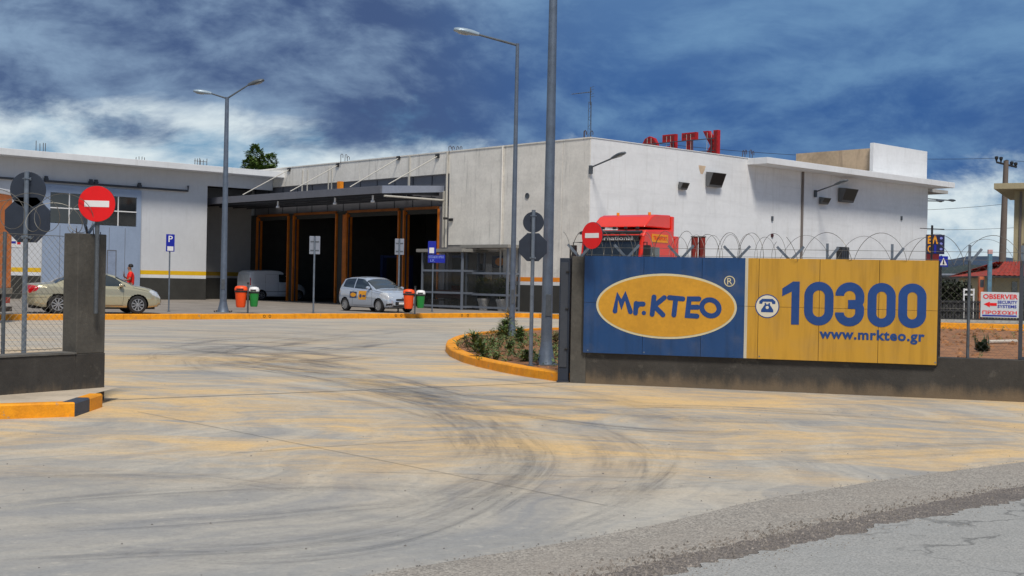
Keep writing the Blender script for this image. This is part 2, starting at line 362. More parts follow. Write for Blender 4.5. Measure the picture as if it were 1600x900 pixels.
# expansion joints cut in the concrete
M_JOINT = mat('joint_dark', (.13, .12, .11), .9)  # plain dark colour of the joint lines
jb = MB()
def joint(a, b, w=.012):
    d = (b-a).normalized(); nn = Vector((-d.y, d.x, 0))*w/2
    jb.add([a+nn, a-nn, b-nn, b+nn], [(0, 1, 2, 3)])
for (x0, y0), (x1, y1), w in (((166, 625), (884, 597), .03), ((215, 643), (620, 724), .007), ((620, 724), (950, 790), .006), ((360, 708), (700, 685), .008),
                              ((560, 737), (1010, 746), .006)):
    joint(hit(x0, y0, .004), hit(x1, y1, .004), w)
struct(jb.build('expansion_joints', M_JOINT, fix=False))

# tyre marks: thin ribbons of rubber, striated and worn through
def tyre_mat():
    m = bpy.data.materials.new('tyre_rubber_marks'); m.use_nodes = True; n = NT(m.node_tree); b = m.node_tree.nodes['Principled BSDF']
    uv = n.new('ShaderNodeUVMap').outputs[0]; s3 = n.new('ShaderNodeSeparateXYZ'); n.l.new(uv, s3.inputs[0])
    pos = n.new('ShaderNodeNewGeometry').outputs['Position']
    st = n.noise(n.vmul(uv, (14, 1.1, 1)), 1.0, 6, .7); wide = n.noise(n.vmul(uv, (3.5, .55, 1)), 1.0, 4, .6, .4)
    blot = n.noise(n.vmul(uv, (.9, .45, 1)), 1.0, 4, .6)
    edge = n.math('MULTIPLY', n.ramp(s3.outputs[0], 0, .35), n.ramp(s3.outputs[0], 1, .65))
    at = n.new('ShaderNodeAttribute', attribute_name='fade').outputs['Fac']
    a = n.math('MULTIPLY', n.ramp(st, .25, .72), n.ramp(wide, .32, .66)); a = n.math('MULTIPLY', a, n.ramp(blot, .32, .62, .1, .9))
    a = n.math('MULTIPLY', n.math('MULTIPLY', a, edge), at)
    b.inputs['Base Color'].default_value = (.10, .115, .145, 1); b.inputs['Roughness'].default_value = .7
    n.l.new(a, b.inputs['Alpha']); return m
tm_v = []; tm_f = []; tm_uv = []; tm_fade = []
def mark(px, w, s=.8, z=.0012):
    P = [hit(x, y, z) for x, y in px]
    if len(P) > 2:                                                     # smooth through the points
        Q = []
        for i in range(len(P)-1):
            p0, p1, p2, p3 = P[max(i-1, 0)], P[i], P[i+1], P[min(i+2, len(P)-1)]
            for j in range(10):
                u = j/10; Q.append(.5*((2*p1)+(-p0+p2)*u+(2*p0-5*p1+4*p2-p3)*u*u+(-p0+3*p1-3*p2+p3)*u**3))
        P = Q+[P[-1]]
    o = len(tm_v); dist = random.random()*50; k = len(P); d0 = dist
    for i, p in enumerate(P):
        d = (P[min(i+1, k-1)]-P[max(i-1, 0)]).normalized(); nn = Vector((-d.y, d.x, 0))
        if i: dist += (p-P[i-1]).length
        f = min(1, min(i, k-1-i)/(k*.22))*s
        tm_v.extend([p+nn*w/2, p-nn*w/2]); tm_uv.extend([(0, dist*.6), (1, dist*.6)]); tm_fade.extend([f, f])
    tm_f.extend([(o+2*i, o+2*i+1, o+2*i+3, o+2*i+2) for i in range(k-1)])
marks = [([(330, 545), (470, 590), (620, 610), (760, 680), (800, 715), (740, 760), (560, 815), (300, 850)], .9, .34),
         ([(380, 540), (520, 585), (690, 612), (820, 690), (800, 745), (640, 815), (420, 850)], .5, .32),
         ([(220, 535), (400, 570), (560, 600), (700, 640), (760, 690), (740, 730)], 1.1, .5),
         ([(470, 560), (600, 588), (720, 618), (900, 640), (1100, 655), (1300, 660)], 1.0, .7),
         ([(500, 585), (620, 605), (720, 632), (960, 668), (1200, 680)], .55, .6),
         ([(300, 560), (460, 575), (650, 610), (900, 625), (1150, 640)], .8, .6),
         ([(560, 520), (430, 540), (300, 552), (190, 560)], 1.3, .55), ([(620, 530), (480, 548), (360, 570), (230, 585)], .9, .5),
         ([(240, 540), (380, 552), (520, 548), (660, 530)], 1.2, .85), ([(330, 548), (400, 556), (480, 566), (560, 580)], 1.5, .8),
         ([(700, 510), (520, 530), (380, 545), (300, 562), (330, 585)], .8, .5),
         ([(290, 548), (370, 542), (450, 548), (540, 560)], 1.6, 1.0), ([(310, 556), (400, 572), (470, 580), (560, 586)], 1.3, .95), ([(260, 540), (340, 530), (430, 528), (520, 534)], 1.3, .9), ([(520, 596), (590, 606), (650, 616), (700, 628)], 1.1, 1.0), ([(560, 604), (640, 622), (760, 640), (900, 652)], .8, .9), ([(350, 560), (420, 566), (500, 564), (600, 556)], 1.4, .85),
         ([(0, 792), (250, 770), (520, 760), (800, 775)], .5, .45), ([(0, 830), (300, 815), (600, 790), (900, 770), (1200, 750)], .45, .5),
         ([(0, 870), (200, 862), (450, 850), (640, 822)], .5, .5), ([(0, 745), (150, 740), (300, 745), (500, 770)], .5, .4),
         ([(100, 850), (350, 870), (600, 850), (760, 790), (830, 720), (780, 660)], .28, .45),
         ([(160, 858), (400, 878), (650, 846), (800, 780), (860, 715), (800, 655)], .26, .4),
         ([(900, 800), (960, 760), (985, 720), (960, 690), (900, 662)], .9, .5), ([(820, 850), (980, 790), (1060, 730), (1050, 690)], .5, .4),
         ([(1000, 700), (1150, 706), (1400, 700), (1600, 690)], .5, .4), ([(880, 640), (1100, 636), (1350, 650), (1600, 668)], .7, .6),
         ([(1100, 730), (1300, 716), (1600, 702)], .5, .35), ([(700, 585), (860, 605), (1000, 635), (1100, 665)], .8, .5),
         ([(430, 510), (600, 508), (780, 512), (860, 516)], .9, .4), ([(200, 512), (420, 520), (640, 516)], 1.0, .4)]
rr = random.Random(5)
for px, w, s in marks: mark(px, w, s)
for k in range(26):                                                       # faint older passes beside the strong ones
    px, w, s = rr.choice(marks[:14]); dx, dy = rr.uniform(-70, 70), rr.uniform(-14, 18)
    mark([(x+dx, max(506, y+dy)) for x, y in px], w*rr.uniform(.25, .6), s*rr.uniform(.3, .6), .0014+k*.00003)
me = bpy.data.meshes.new('tyre_marks'); me.from_pydata([tuple(v) for v in tm_v], [], tm_f)
uvl = me.uv_layers.new(name='UVMap'); fa = me.attributes.new('fade', 'FLOAT', 'POINT'); fa.data.foreach_set('value', tm_fade)
for lp in me.loops: uvl.data[lp.index].uv = tm_uv[lp.vertex_index]
me.materials.append(tyre_mat()); o = bpy.data.objects.new('tyre_marks', me); COL.objects.link(o); o['kind'] = 'stuff'; o['label'] = 'dark rubber tyre marks sweeping across the concrete forecourt'; o['category'] = 'tyre marks'

# ------------------------------------------------------------------ kerbs: painted stones laid end to end
def resample(pts, step):
    L = [0]
    for a, b in zip(pts, pts[1:]): L.append(L[-1]+(b-a).length)
    k = max(1, round(L[-1]/step)); out = []
    for i in range(k+1):
        d = L[-1]*i/k; j = 0
        while j < len(L)-2 and L[j+1] < d: j += 1
        out.append(pts[j].lerp(pts[j+1], (d-L[j])/(L[j+1]-L[j])))
    return out
def kerb(name, pts, w, h, step, m, side=1, sub=3, label=None, z0=-.01):
    root = bpy.data.objects.new(name, None); COL.objects.link(root); root['kind'] = 'structure'
    if label: root['label'] = label
    P = resample(pts, step/sub); n = len(P)
    def nrm(i):
        d = (P[min(i+1, n-1)]-P[max(i-1, 0)]).normalized(); return Vector((-d.y, d.x, 0))*side
    for s in range(0, n-1, sub):
        idx = list(range(s, min(s+sub, n-1)+1)); b = MB(); c = .018
        A = [P[i]+Vector((0, 0, 0)) for i in idx]; N = [nrm(i) for i in idx]
        d0 = (A[1]-A[0]).normalized()*.005; A[0] = A[0]+d0; A[-1] = A[-1]-(A[-1]-A[-2]).normalized()*.005
        jz = rr.uniform(-.004, .004)
        rows = [[a+Vector((0, 0, z0)) for a in A], [a+Vector((0, 0, h-c+jz)) for a in A], [a+q*c+Vector((0, 0, h+jz)) for a, q in zip(A, N)],
                [a+q*w+Vector((0, 0, h+jz)) for a, q in zip(A, N)], [a+q*w+Vector((0, 0, z0)) for a, q in zip(A, N)]]
        k = len(A); vs = [v for r_ in rows for v in r_]
        fs = [(r_*k+i, r_*k+i+1, (r_+1)*k+i+1, (r_+1)*k+i) for r_ in range(4) for i in range(k-1)]
        fs += [tuple(r_*k for r_ in range(5)), tuple(r_*k+k-1 for r_ in range(5))[::-1]]
        b.add(vs, fs); b.build('kerb_stone', m(s//sub) if callable(m) else m, root)
    return root
yk = [hit(x, y) for x, y in ((-420, 503), (0, 500.5), (320, 499), (600, 497.5), (800, 496), (836, 496.5), (880, 499), (1000, 503), (1467, 511), (1900, 522))]
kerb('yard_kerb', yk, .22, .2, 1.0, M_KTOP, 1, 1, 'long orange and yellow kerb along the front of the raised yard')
# drain holes in the yard kerb
M_HOLE = mat('drain_hole_dark', (.01, .01, .01), .9)
for x in (432, 440, 624, 632, 723, 732, 835):
    a = None
    p = hit(x, 495.6, .0); 
    # on the kerb line
    for q0, q1 in zip(yk, yk[1:]):
        if q0.x <= p.x <= q1.x: a = q0.lerp(q1, (p.x-q0.x)/(q1.x-q0.x)); dd = (q1-q0).normalized()
    nn = Vector((dd.y, -dd.x, 0)); M = frame(a+nn*.004+Vector((0, 0, .11)), (dd.x, dd.y, 0), (0, 0, 1))
    h_ = MB().lathe([(.055, -.02), (.055, .004), (.04, .004), (.04, -.012)], 12, M); o = h_.build('drain_hole', M_HOLE)
    tag(o, {432: 'left hole of the drain pair right of the orange bin pair near the lamp post', 440: 'right hole of the drain pair right of the orange bin pair near the lamp post', 624: 'left hole of the drain pair below the silver hatchback nose', 632: 'right hole of the drain pair below the silver hatchback nose', 723: 'left hole of the drain pair below the glass shelters', 732: 'right hole of the drain pair below the glass shelters', 835: 'single drain hole in the kerb between the tall lamp posts'}[x], 'drain hole', 'drain holes in the yard kerb')
# raised yard behind the kerb
M_YARD = mat('yard_concrete', (.25, .22, .19), .85, var=.2, scale=.8, streak=.0, bump=.3)
yb = [p+Vector((-.05, .12, 0)) for p in yk]
struct(sheet('yard', [(-120, yb[0].y+6)]+[(p.x, p.y) for p in yb]+[(140, yb[-1].y+5), (140, 330), (-160, 330)], .192, M_YARD))
# planted bed inside the gate (runs on behind the wall to the right)
ik = [hit(x, y) for x, y in ((880, 597.5), (850, 593), (820, 588.5), (785, 582), (750, 574), (722, 566), (703, 557), (696, 549), (699, 541), (712, 534), (735, 528.5), (780, 523.5), (840, 520), (900, 518.5), (1100, 515), (1467, 517), (1900, 530))]
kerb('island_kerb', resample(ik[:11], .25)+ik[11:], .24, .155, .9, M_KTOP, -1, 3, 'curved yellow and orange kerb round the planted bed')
sb = MB(); inn = [Vector((p.x, p.y, .10)) for p in resample(ik[:11], .25)+ik[11:]]
cen = Vector((4, 27, 0)); inn = [p+(cen-p).normalized()*.2*Vector((1, 1, 0)) if p.x < 3.2 else p for p in inn]
RWd = (hit(1600, 628.5)-hit(890, 598)); RWd.normalize(); RW0 = hit(890, 598)
poly = inn+[Vector((60, RW0.y+(60-RW0.x)*RWd.y/RWd.x+.1, .1)), RW0+Vector((0, .14, .1))]
bm = bmesh.new(); vs = [bm.verts.new((p.x, p.y, .10)) for p in poly]; bm.faces.new(vs); bmesh.ops.triangulate(bm, faces=bm.faces)
me = bpy.data.meshes.new('soil_bed'); bm.to_mesh(me); bm.free(); me.materials.append(M_SOIL)
if me.polygons[0].normal.z < 0: me.flip_normals()
so = bpy.data.objects.new('soil_bed', me); COL.objects.link(so); struct(so)
for v in me.vertices: v.co.z = .10
# clods and stones on the bed
cl = MB(); rc = random.Random(3)
def clod(b, x, y, z, r):
    k = 6; vs = [(x, y, z+r*rc.uniform(.6, .9))]
    for ring, (q, h) in enumerate(((.75, .45), (1, 0))):
        for i in range(k):
            a = 2*pi*i/k+rc.random()*.4; vs.append((x+cos(a)*r*q*rc.uniform(.7, 1.2), y+sin(a)*r*q*rc.uniform(.7, 1.2), z+h*r*rc.uniform(.6, 1)-.01*ring))
    b.add(vs, [(0, 1+i, 1+(i+1) % k) for i in range(k)]+[(1+i, 7+i, 7+(i+1) % k, 1+(i+1) % k) for i in range(k)])
def in_bed(x, y):
    c = False; P = poly
    for i in range(len(P)):
        a, b_ = P[i], P[i-1]
        if (a.y > y) != (b_.y > y) and x < (b_.x-a.x)*(y-a.y)/(b_.y-a.y)+a.x: c = not c
    return c
for i in range(1500):
    if i < 900: x, y = rc.uniform(-2, 4), rc.uniform(20.5, 36)
    else: x, y = rc.uniform(6, 22), rc.uniform(22, 50)
    if in_bed(x, y) and in_bed(x-.35, y-.35) and in_bed(x-.3, y+.3): clod(cl, x, y, .10, rc.uniform(.02, .07) if i < 900 else rc.uniform(.03, .14))
o = cl.build('soil_clods', M_SOIL, fix=False); o['kind'] = 'stuff'; o['label'] = 'clods of red soil scattered over the planted bed'; o['category'] = 'soil clods'

# left pavement with its kerb
lk = [hit(x, y) for x, y in ((-420, 668), (0, 655.5), (117, 651), (140, 643), (160, 636))]
lkc = lambda i: M_KTOP
LA, LB, LC, LD, LE = lk
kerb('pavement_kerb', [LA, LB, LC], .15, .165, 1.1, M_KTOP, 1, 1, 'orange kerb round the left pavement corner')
r2 = kerb('corner_kerb', [LC+Vector((.004, .004, 0)), LD], .15, .165, 5, M_KBLUE, 1, 1, 'dark blue painted kerb piece at the pavement corner')
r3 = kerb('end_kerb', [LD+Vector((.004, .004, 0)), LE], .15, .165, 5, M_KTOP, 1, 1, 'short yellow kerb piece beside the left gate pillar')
M_PAVE = mat('dusty_pavement', (.50, .42, .32), .9, var=.15, scale=2, bump=.4)
LW0 = hit(0, 612, .15); LWd = Vector((.62, 1.0, 0)).normalized()
struct(sheet('pavement', [(LA.x, LA.y+.1), (LB.x, LB.y+.1), (LC.x-.06, LC.y+.1), (LD.x-.1, LD.y+.06), (LE.x-.12, LE.y), (LE.x-.12, LE.y+1.0), (LA.x, LE.y+1.0)], .155, M_PAVE))

# ================================================================== BOUNDARY WALLS
M_WIRE = mat('fence_wire', lin(120, 118, 112), .5, .5, var=.1)
def razor(b, p0, p1, rad, pitch, z, ph=0., th=.006, wob=.12, n=26):
    d = (p1-p0); L = d.length; d.normalize(); up = Vector((0, 0, 1)); sd_ = d.cross(up); turns = L/pitch; pts = []; rz = random.Random(int(ph*100)+3)
    jit = [rz.uniform(-wob, wob) for _ in range(int(turns)+3)]
    for i in range(int(turns*n)+1):
        a = 2*pi*i/n+ph; k = i/n; j = int(k); f = k-j; q = jit[j]*(1-f)+jit[j+1]*f
        r_ = rad*(1+q); pts.append(p0+d*(pitch*k+rad*.55*sin(a*1.0)*.9)+up*(z+cos(a)*r_)+sd_*(sin(a)*r_))
    b.tube(pts, th, 4)
def chainlink(b, p0, p1, z0, z1, pitch=.075, th=.0022):
    d = p1-p0; L = d.length; d.normalize(); H = z1-z0; up = Vector((0, 0, 1)); nrm_ = d.cross(up)
    for sgn, off in ((1, 0), (-1, .003)):
        s = -H
        while s < L:
            a0, a1 = max(0, -s), min(H, L-s)
            if a1 > a0:
                u0, u1 = s+a0, s+a1; h0, h1 = (a0, a1) if sgn > 0 else (H-a0, H-a1)
                b.tube([p0+d*u0+up*(z0+h0)+nrm_*off, p0+d*u1+up*(z0+h1)+nrm_*off], th, 3, cap=False)
            s += pitch*1.0
# ---- left wall: origin at its gate end, local x runs back along the wall towards the camera
LWe = hit(163, 624, 0)
lrot = atan2(-LWd.y, -LWd.x)
lw = thing('boundary_wall', 'low dark grey wall with chain-link fence and pillar left of the gateway', 'wall', LWe, lrot)
# local +x = towards camera/left, +y = local left of that (the road side is +y or -y)
def lw_loc(p): return (Matrix.Rotation(-lrot, 3, 'Z') @ (p-LWe))
rs = 1 if lw_loc(Vector((0, 5, 0))).y > 0 else -1       # side facing the road
TK = .27
MB().box(.46, 9, 0, -rs*TK, -.05, .60).build('low_wall', M_DWALL, lw, bevel=.008)
MB().box(.455, 9.01, rs*.012, -rs*(TK+.012), .60, .625).build('wall_cap', M_GALV2 if False else mat('wall_cap_paint', (.13, .125, .115), .8, var=.2, scale=3), lw)
MB().box(0, .46, 0, -rs*TK, -.05, .60).build('pillar_foot', M_DWALL, lw, bevel=.008)
MB().box(0.004, .45, -rs*.004, -rs*(TK+.004), .60, 2.12).build('pillar', M_DPIL, lw, bevel=.01)
for i, (x, y) in enumerate(((.06, .05), (.16, .2), (.27, .06), (.36, .21), (.42, .07), (.1, .14))):
    MB().tube([(x, -rs*y, 2.1), (x+.01, -rs*y, 2.15+.03*(i % 3))], .006, 5).build('rebar_stub', M_RUST, lw)
vb = MB(); vb.tube([(.2, -rs*.12, 2.1), (.32, -rs*.12, 2.4)], .02, 6); vb.tube([(.2, -rs*.14, 2.1), (.02, -rs*.12, 2.36)], .02, 6)
vb.build('wire_bracket', M_GALV, lw)
cf = MB(); chainlink(cf, Vector((.47, -rs*.25, 0)), Vector((8.5, -rs*.25, 0)), .64, 2.08, .085, .0018)
cf.build('chain_link_mesh', M_WIRE, lw, fix=False, kind='stuff')
for z in (.66, 1.35, 2.08): MB().tube([(.47, -rs*.25, z), (8.6, -rs*.25, z)], .004, 5).build('line_wire', M_WIRE, lw)
for x in (1.32, 4.0, 6.8):
    MB().tube([(x, -rs*.26, .6), (x, -rs*.26, 2.1)], .024, 8).build('fence_post', M_GALV2, lw, smooth=True)
rz_ = MB(); razor(rz_, Vector((.1, -rs*.13, 0)), Vector((6, -rs*.13, 0)), .24, .5, 2.36, .4, .0042); razor(rz_, Vector((.3, -rs*.13, 0)), Vector((6, -rs*.13, 0)), .2, .62, 2.30, 2.1, .0042)
rz_.build('razor_wire', M_WIRE, lw, fix=False)
# ---- right wall: origin at the gate pillar, local x runs along the wall to the right, -y faces the road
rrot = atan2(RWd.y, RWd.x)
rw = thing('boundary_wall', 'long low dark grey wall with pillar and razor wire right of the gateway', 'wall', RW0, rrot)
def rwx(px, py=500):                                              # local x on the wall face seen at a pixel column
    d = ray(px, py); nrm_ = Vector((-RWd.y, RWd.x, 0)); k = (RW0-Vector((0, 0, EYE))).dot(nrm_)/d.dot(nrm_); return (Vector((0, 0, EYE))+d*k-RW0).dot(RWd)
MB().box(.26, 14, 0, .24, -.05, .615).build('low_wall', M_DWALL, rw, bevel=.008)
MB().box(.0, .26, -.004, .25, -.05, 2.05).build('pillar', M_DPIL, rw, bevel=.01)
for i in range(9): MB().tube([(.02+.028*i, .05+.12*(i % 2), 2.04), (.02+.028*i+.004, .05+.12*(i % 2), 2.075+.02*(i % 3))], .005, 5).build('rebar_stub', M_RUST, rw)
posts = [rwx(x) for x in (975, 1060, 1148, 1232, 1290, 1392, 1514, 1597)]
posts.append(posts[-1]+1.1); posts.append(posts[-1]+2.2)
for x in posts:
    MB().tube([(x, .12, .6), (x, .12, 2.06)], .024, 8).build('fence_post', M_GALV2, rw, smooth=True)
def vee(x, w0=.23, w1=.22, h=.24):
    b = MB(); b.box(-.02, .02, -.006, .006, 0, h*1.25, Matrix.Translation((x, .12, 2.03)) @ Matrix.Rotation(atan2(w1, h), 4, 'Y'))
    b.box(-.02, .02, -.006, .006, 0, h*1.25, Matrix.Translation((x, .135, 2.03)) @ Matrix.Rotation(-atan2(w0, h), 4, 'Y'))
    return b.build('wire_bracket', M_GALV, rw)
for x in [.1]+posts[:4]: vee(x)
for x in posts[4:]: vee(x, .001, .17, .22)
rz_ = MB(); A_ = Vector((-.2, .12, 0)); B_ = Vector((3.3, .12, 0)); C_ = Vector((13.8, .12, 0))
razor(rz_, A_, B_, .23, .34, 2.22, .3, .0042, .15); razor(rz_, A_+Vector((.1, 0, 0)), B_, .2, .27, 2.20, 1.9, .0032, .2)
razor(rz_, B_, C_, .25, .80, 2.22, .9, .0044, .12); razor(rz_, B_, C_, .21, .87, 2.20, 3.6, .0032, .14)
rz_.build('razor_wire', M_WIRE, rw, fix=False)
for z in (1.35, 2.08, 2.2): MB().tube([(.2, .12, z), (13.9, .12, z)], .0035, 5).build('line_wire', M_WIRE, rw)
cf = MB(); chainlink(cf, Vector((rwx(1467), .12, 0)), Vector((13.8, .12, 0)), .62, 2.05, .11, .0013)
cf.build('chain_link_mesh', M_WIRE, rw, fix=False, kind='stuff')
cf = MB(); x = rwx(1593); 
for z in (.64, 2.05): cf.box(x, x+1.05, .08, .10, z-.02, z+.02)
cf.box(x, x+.05, .075, .105, .62, 2.07); cf.build('mesh_frame', M_DGREY, rw)
# sliding gate leaf, open: its steel end frame stands just inside the pillar
sg = thing('gate_post', 'dark blue steel gate post standing left of the wall pillar', 'gate post', RW0+RWd*-.10+Vector((.0, .06, 0)), rrot)
MB().box(-.085, .085, -.06, .12, 0.03, 2.02).build('post', M_BACK, sg, bevel=.006)
MB().box(-.06, .06, -.075, -.06, .25, 1.95).build('guide_plate', M_DGREY, sg, bevel=.003)
MB().box(-.1, .1, -.07, .13, 0, .03).build('base_plate', M_DGREY, sg)
for z in (.55, 1.2, 1.8): MB().tube([(.03, -.08, z), (.075, -.08, z)], .02, 8).build('guide_roller', M_DARK, sg)

# ================================================================== BANNER
M_VB = mat('banner_print_blue', lin(26, 66, 128), .45, var=.10, scale=1.1, streak=.35, dirt=lin(20, 46, 92))
def banner_mat(x_split):
    m = bpy.data.materials.new('banner_vinyl'); m.use_nodes = True; n = NT(m.node_tree); b = m.node_tree.nodes['Principled BSDF']
    tcn = n.new('ShaderNodeTexCoord').outputs['Object']; s3 = n.new('ShaderNodeSeparateXYZ'); n.l.new(tcn, s3.inputs[0]); x, y, z = s3.outputs
    k = n.math('GREATER_THAN', x, x_split); k2 = n.math('GREATER_THAN', x, x_split-.045)
    c = n.mix(k2, lin(24, 66, 116), lin(196, 190, 172)); c = n.mix(k, c, lin(196, 148, 46))
    f = n.noise(n.vmul(tcn, (6, 1, .5)), 1.5, 5, .6); c = n.mix(n.ramp(f, .4, .75, 0, .28), c, tuple(v*.5 for v in (.35, .27, .12))+(1,), 'MULTIPLY')
    c = n.mix(n.ramp(n.noise(tcn, 2.2, 5, .6), .45, .75, 0, .14), c, (.25, .22, .16, 1))
    n.l.new(c, b.inputs['Base Color']); b.inputs['Roughness'].default_value = .42
    bn = n.new('ShaderNodeBump'); bn.inputs['Strength'].default_value = .25; bn.inputs['Distance'].default_value = .02
    n.l.new(n.noise(n.vmul(tcn, (1, 1, .5)), 3.5, 3, .5), bn.inputs['Height']); n.l.new(bn.outputs[0], b.inputs['Normal'])
    return m
def RWP(px, py, off=-.05):
    """local (x, z) on the banner plane at a pixel"""
    d = ray(px, py); nrm_ = Vector((-RWd.y, RWd.x, 0)); o_ = Vector((0, 0, EYE)); k = (RW0+nrm_*off-o_).dot(nrm_)/d.dot(nrm_); p = o_+d*k-RW0
    return (p.dot(RWd), p.z)
bx0, bz1 = RWP(914, 398.5); _, bz0 = RWP(912, 553.5); bx1, bz1r = RWP(1467, 408); _, bz0r = RWP(1463, 568)
bz0 = (bz0+bz0r)/2; bz1 = (bz1+bz1r)/2
ban = thing('banner', 'wide blue and yellow vinyl banner with oval logo and phone number on the wall', 'banner', RW0, rrot)
M_BAN = banner_mat(RWP(1168, 480)[0])
seams = [bx0]+[RWP(x, 480)[0] for x in (1005, 1096, 1185, 1280, 1373)]+[bx1]
zmid = RWP(1185, 479)[1]
for i in range(6):
    for z0, z1 in ((bz0, zmid), (zmid, bz1)):
        MB().box(seams[i]+.003, seams[i+1]-.003, -.062, -.05, z0+.0025, z1-.0025).build('banner_panel', M_BAN, ban, bevel=.0015)
fb = MB()
for x in seams: fb.box(x-.02, x+.02, -.046, -.012, bz0+.02, bz1-.005)
for z in (bz0+.03, zmid, bz1-.03): fb.box(bx0+.021, bx1-.021, -.044, -.014, z-.02, z+.02)
fb.build('frame', M_DARK, ban)
for x in (bx0+.05, seams[1], seams[3], bx1-.05):
    MB().lathe([(.012, 0), (.012, .003)], 10, frame((x+.03, -.0625, bz0+.04), (1, 0, 0), (0, 0, 1))).build('eyelet', M_GALV, ban)
BF = frame((0, -.0625, 0), (1, 0, 0), (0, 0, 1))
ocx, ocz = RWP(1040, 478.5); orx = (RWP(1149.5, 478)[0]-RWP(930, 478)[0])/2; orz = (RWP(1040, 427)[1]-RWP(1040, 529)[1])/2
b_ = MB(); el_ = [(ocx+orx*cos(a*2*pi/72), ocz+orz*sin(a*2*pi/72)) for a in range(72)]; b_.prism(el_, BF, .003); b_.build('logo_rim', mat('banner_rim', lin(206, 196, 160), .5, var=.06), ban)
b_ = MB(); el_ = [(ocx+(orx-.035)*cos(a*2*pi/72), ocz+(orz-.035)*sin(a*2*pi/72)) for a in range(72)]; b_.prism(el_, BF, .006); b_.build('logo_oval', mat('banner_yellow', lin(206, 150, 40), .45, var=.10, scale=2, streak=.3, dirt=lin(180, 128, 40)), ban)
# hand lettered Mr.KTEO
def px2(pts): return [RWP(x, y, -.07) for x, y in pts]
LF = frame((0, -.069, 0), (1, 0, 0), (0, 0, 1)); lt = MB(); wS = .078
S = [[(961, 486), (965, 462), (971, 476), (977, 462), (985, 487)],
     [(993, 489), (994, 474)], [(994, 480), (998, 475), (1005, 475)],
     [(1022, 464), (1019, 491)], [(1038, 465), (1022, 478), (1036, 492)],
     [(1046, 465), (1067, 467)], [(1056, 466), (1053, 492)],
     [(1092, 467), (1077, 467), (1074, 493), (1089, 494)], [(1076, 480), (1090, 480)]]
for i, s_ in enumerate(S): stroke(lt, px2(s_), wS, LF, z=.0004*(i % 4), d=.003)
ccx, ccz = RWP(1110, 481, -.07); o_ = [(ccx+.135*cos(a*2*pi/40+.1), ccz+.135*sin(a*2*pi/40)*.93) for a in range(40)]
stroke(lt, o_, wS, LF, z=.0002, d=.003, closed=True)
x, z = RWP(1006, 489, -.07); lt.prism([(x+.035*cos(a*pi/8), z+.035*sin(a*pi/8)) for a in range(16)], LF, .003)
lt.build('lettering', M_VB, ban, fix=False)
rg = MB(); x, z = RWP(1140, 439.5, -.064); RF = frame((0, -.0635, 0), (1, 0, 0), (0, 0, 1))
stroke(rg, [(x+.078*cos(a*2*pi/32), z+.078*sin(a*2*pi/32)) for a in range(32)], .014, RF, d=.003, closed=True)
text_on(rg, 'R', RF, x-.036, x+.042, z-.05, z+.05, 0, .003); rg.build('registered_mark', mat('banner_rim', (1, 1, 1)), ban, fix=False)
# phone number
nb_ = MB(); NF = frame((0, -.0625, 0), (1, 0, 0), (0, 0, 1)); w = .122
zt = RWP(1222, 439.5)[1]; zb = RWP(1222, 506.5)[1]; Hn = zt-zb
def X(px): return RWP(px, 475)[0]
x0, x1 = X(1222), X(1249); nb_.prism([(x1-.118, zb), (x1, zb), (x1, zt), (x1-.10, zt), (x0, zt-.11), (x0, zt-.23), (x1-.118, zt-.155)], NF, .004)
def zero(a, b, dz=0):
    xa, xb = X(a)+w/2, X(b)-w/2; r_ = (xb-xa)/2; cx_ = (xa+xb)/2; t_, b_ = zt-w/2-dz, zb+w/2-dz
    stroke(nb_, arc(cx_, t_-r_, r_, r_, 0, 180, 14)+arc(cx_, b_+r_, r_, r_, 180, 360, 14), w*1.06, NF, d=.004, closed=True)
zero(1257, 1302); zero(1356, 1399); zero(1404, 1447)
xa, xb = X(1305)+w/2, X(1350)-w/2; r_ = (xb-xa)/2; cx_ = (xa+xb)/2; t_, b_ = zt-w/2, zb+w/2; zm = (zt+zb)/2; q = (t_-zm)/2
stroke(nb_, [(xa+.005, t_-r_*.95)]+arc(cx_, t_-r_, r_, r_, 165, 0, 14)+arc(cx_+r_-.07, zm+.07, .07, .065, 0, -90, 6)+[(cx_-.02, zm)], w*1.06, NF, d=.004, cap=False)
stroke(nb_, [(cx_-.02, zm)]+arc(cx_+r_-.07, zm-.07, .07, .065, 90, 0, 6)+arc(cx_, b_+r_, r_, r_, 0, -165, 14)+[(xa+.005, b_+r_*.95)], w*1.06, NF, d=.0046, cap=False)
nb_.build('phone_number', M_VB, ban, fix=False)
wb = MB(); xa, za = RWP(1280, 533); xb, zb2 = RWP(1445, 516); _, zlo = RWP(1400, 537.5)
text_on(wb, 'www.mrkteo.gr', NF, xa, xb, zlo, RWP(1390, 516)[1], .035, .004, 1.1); wb.build('web_address', M_VB, ban, fix=False)
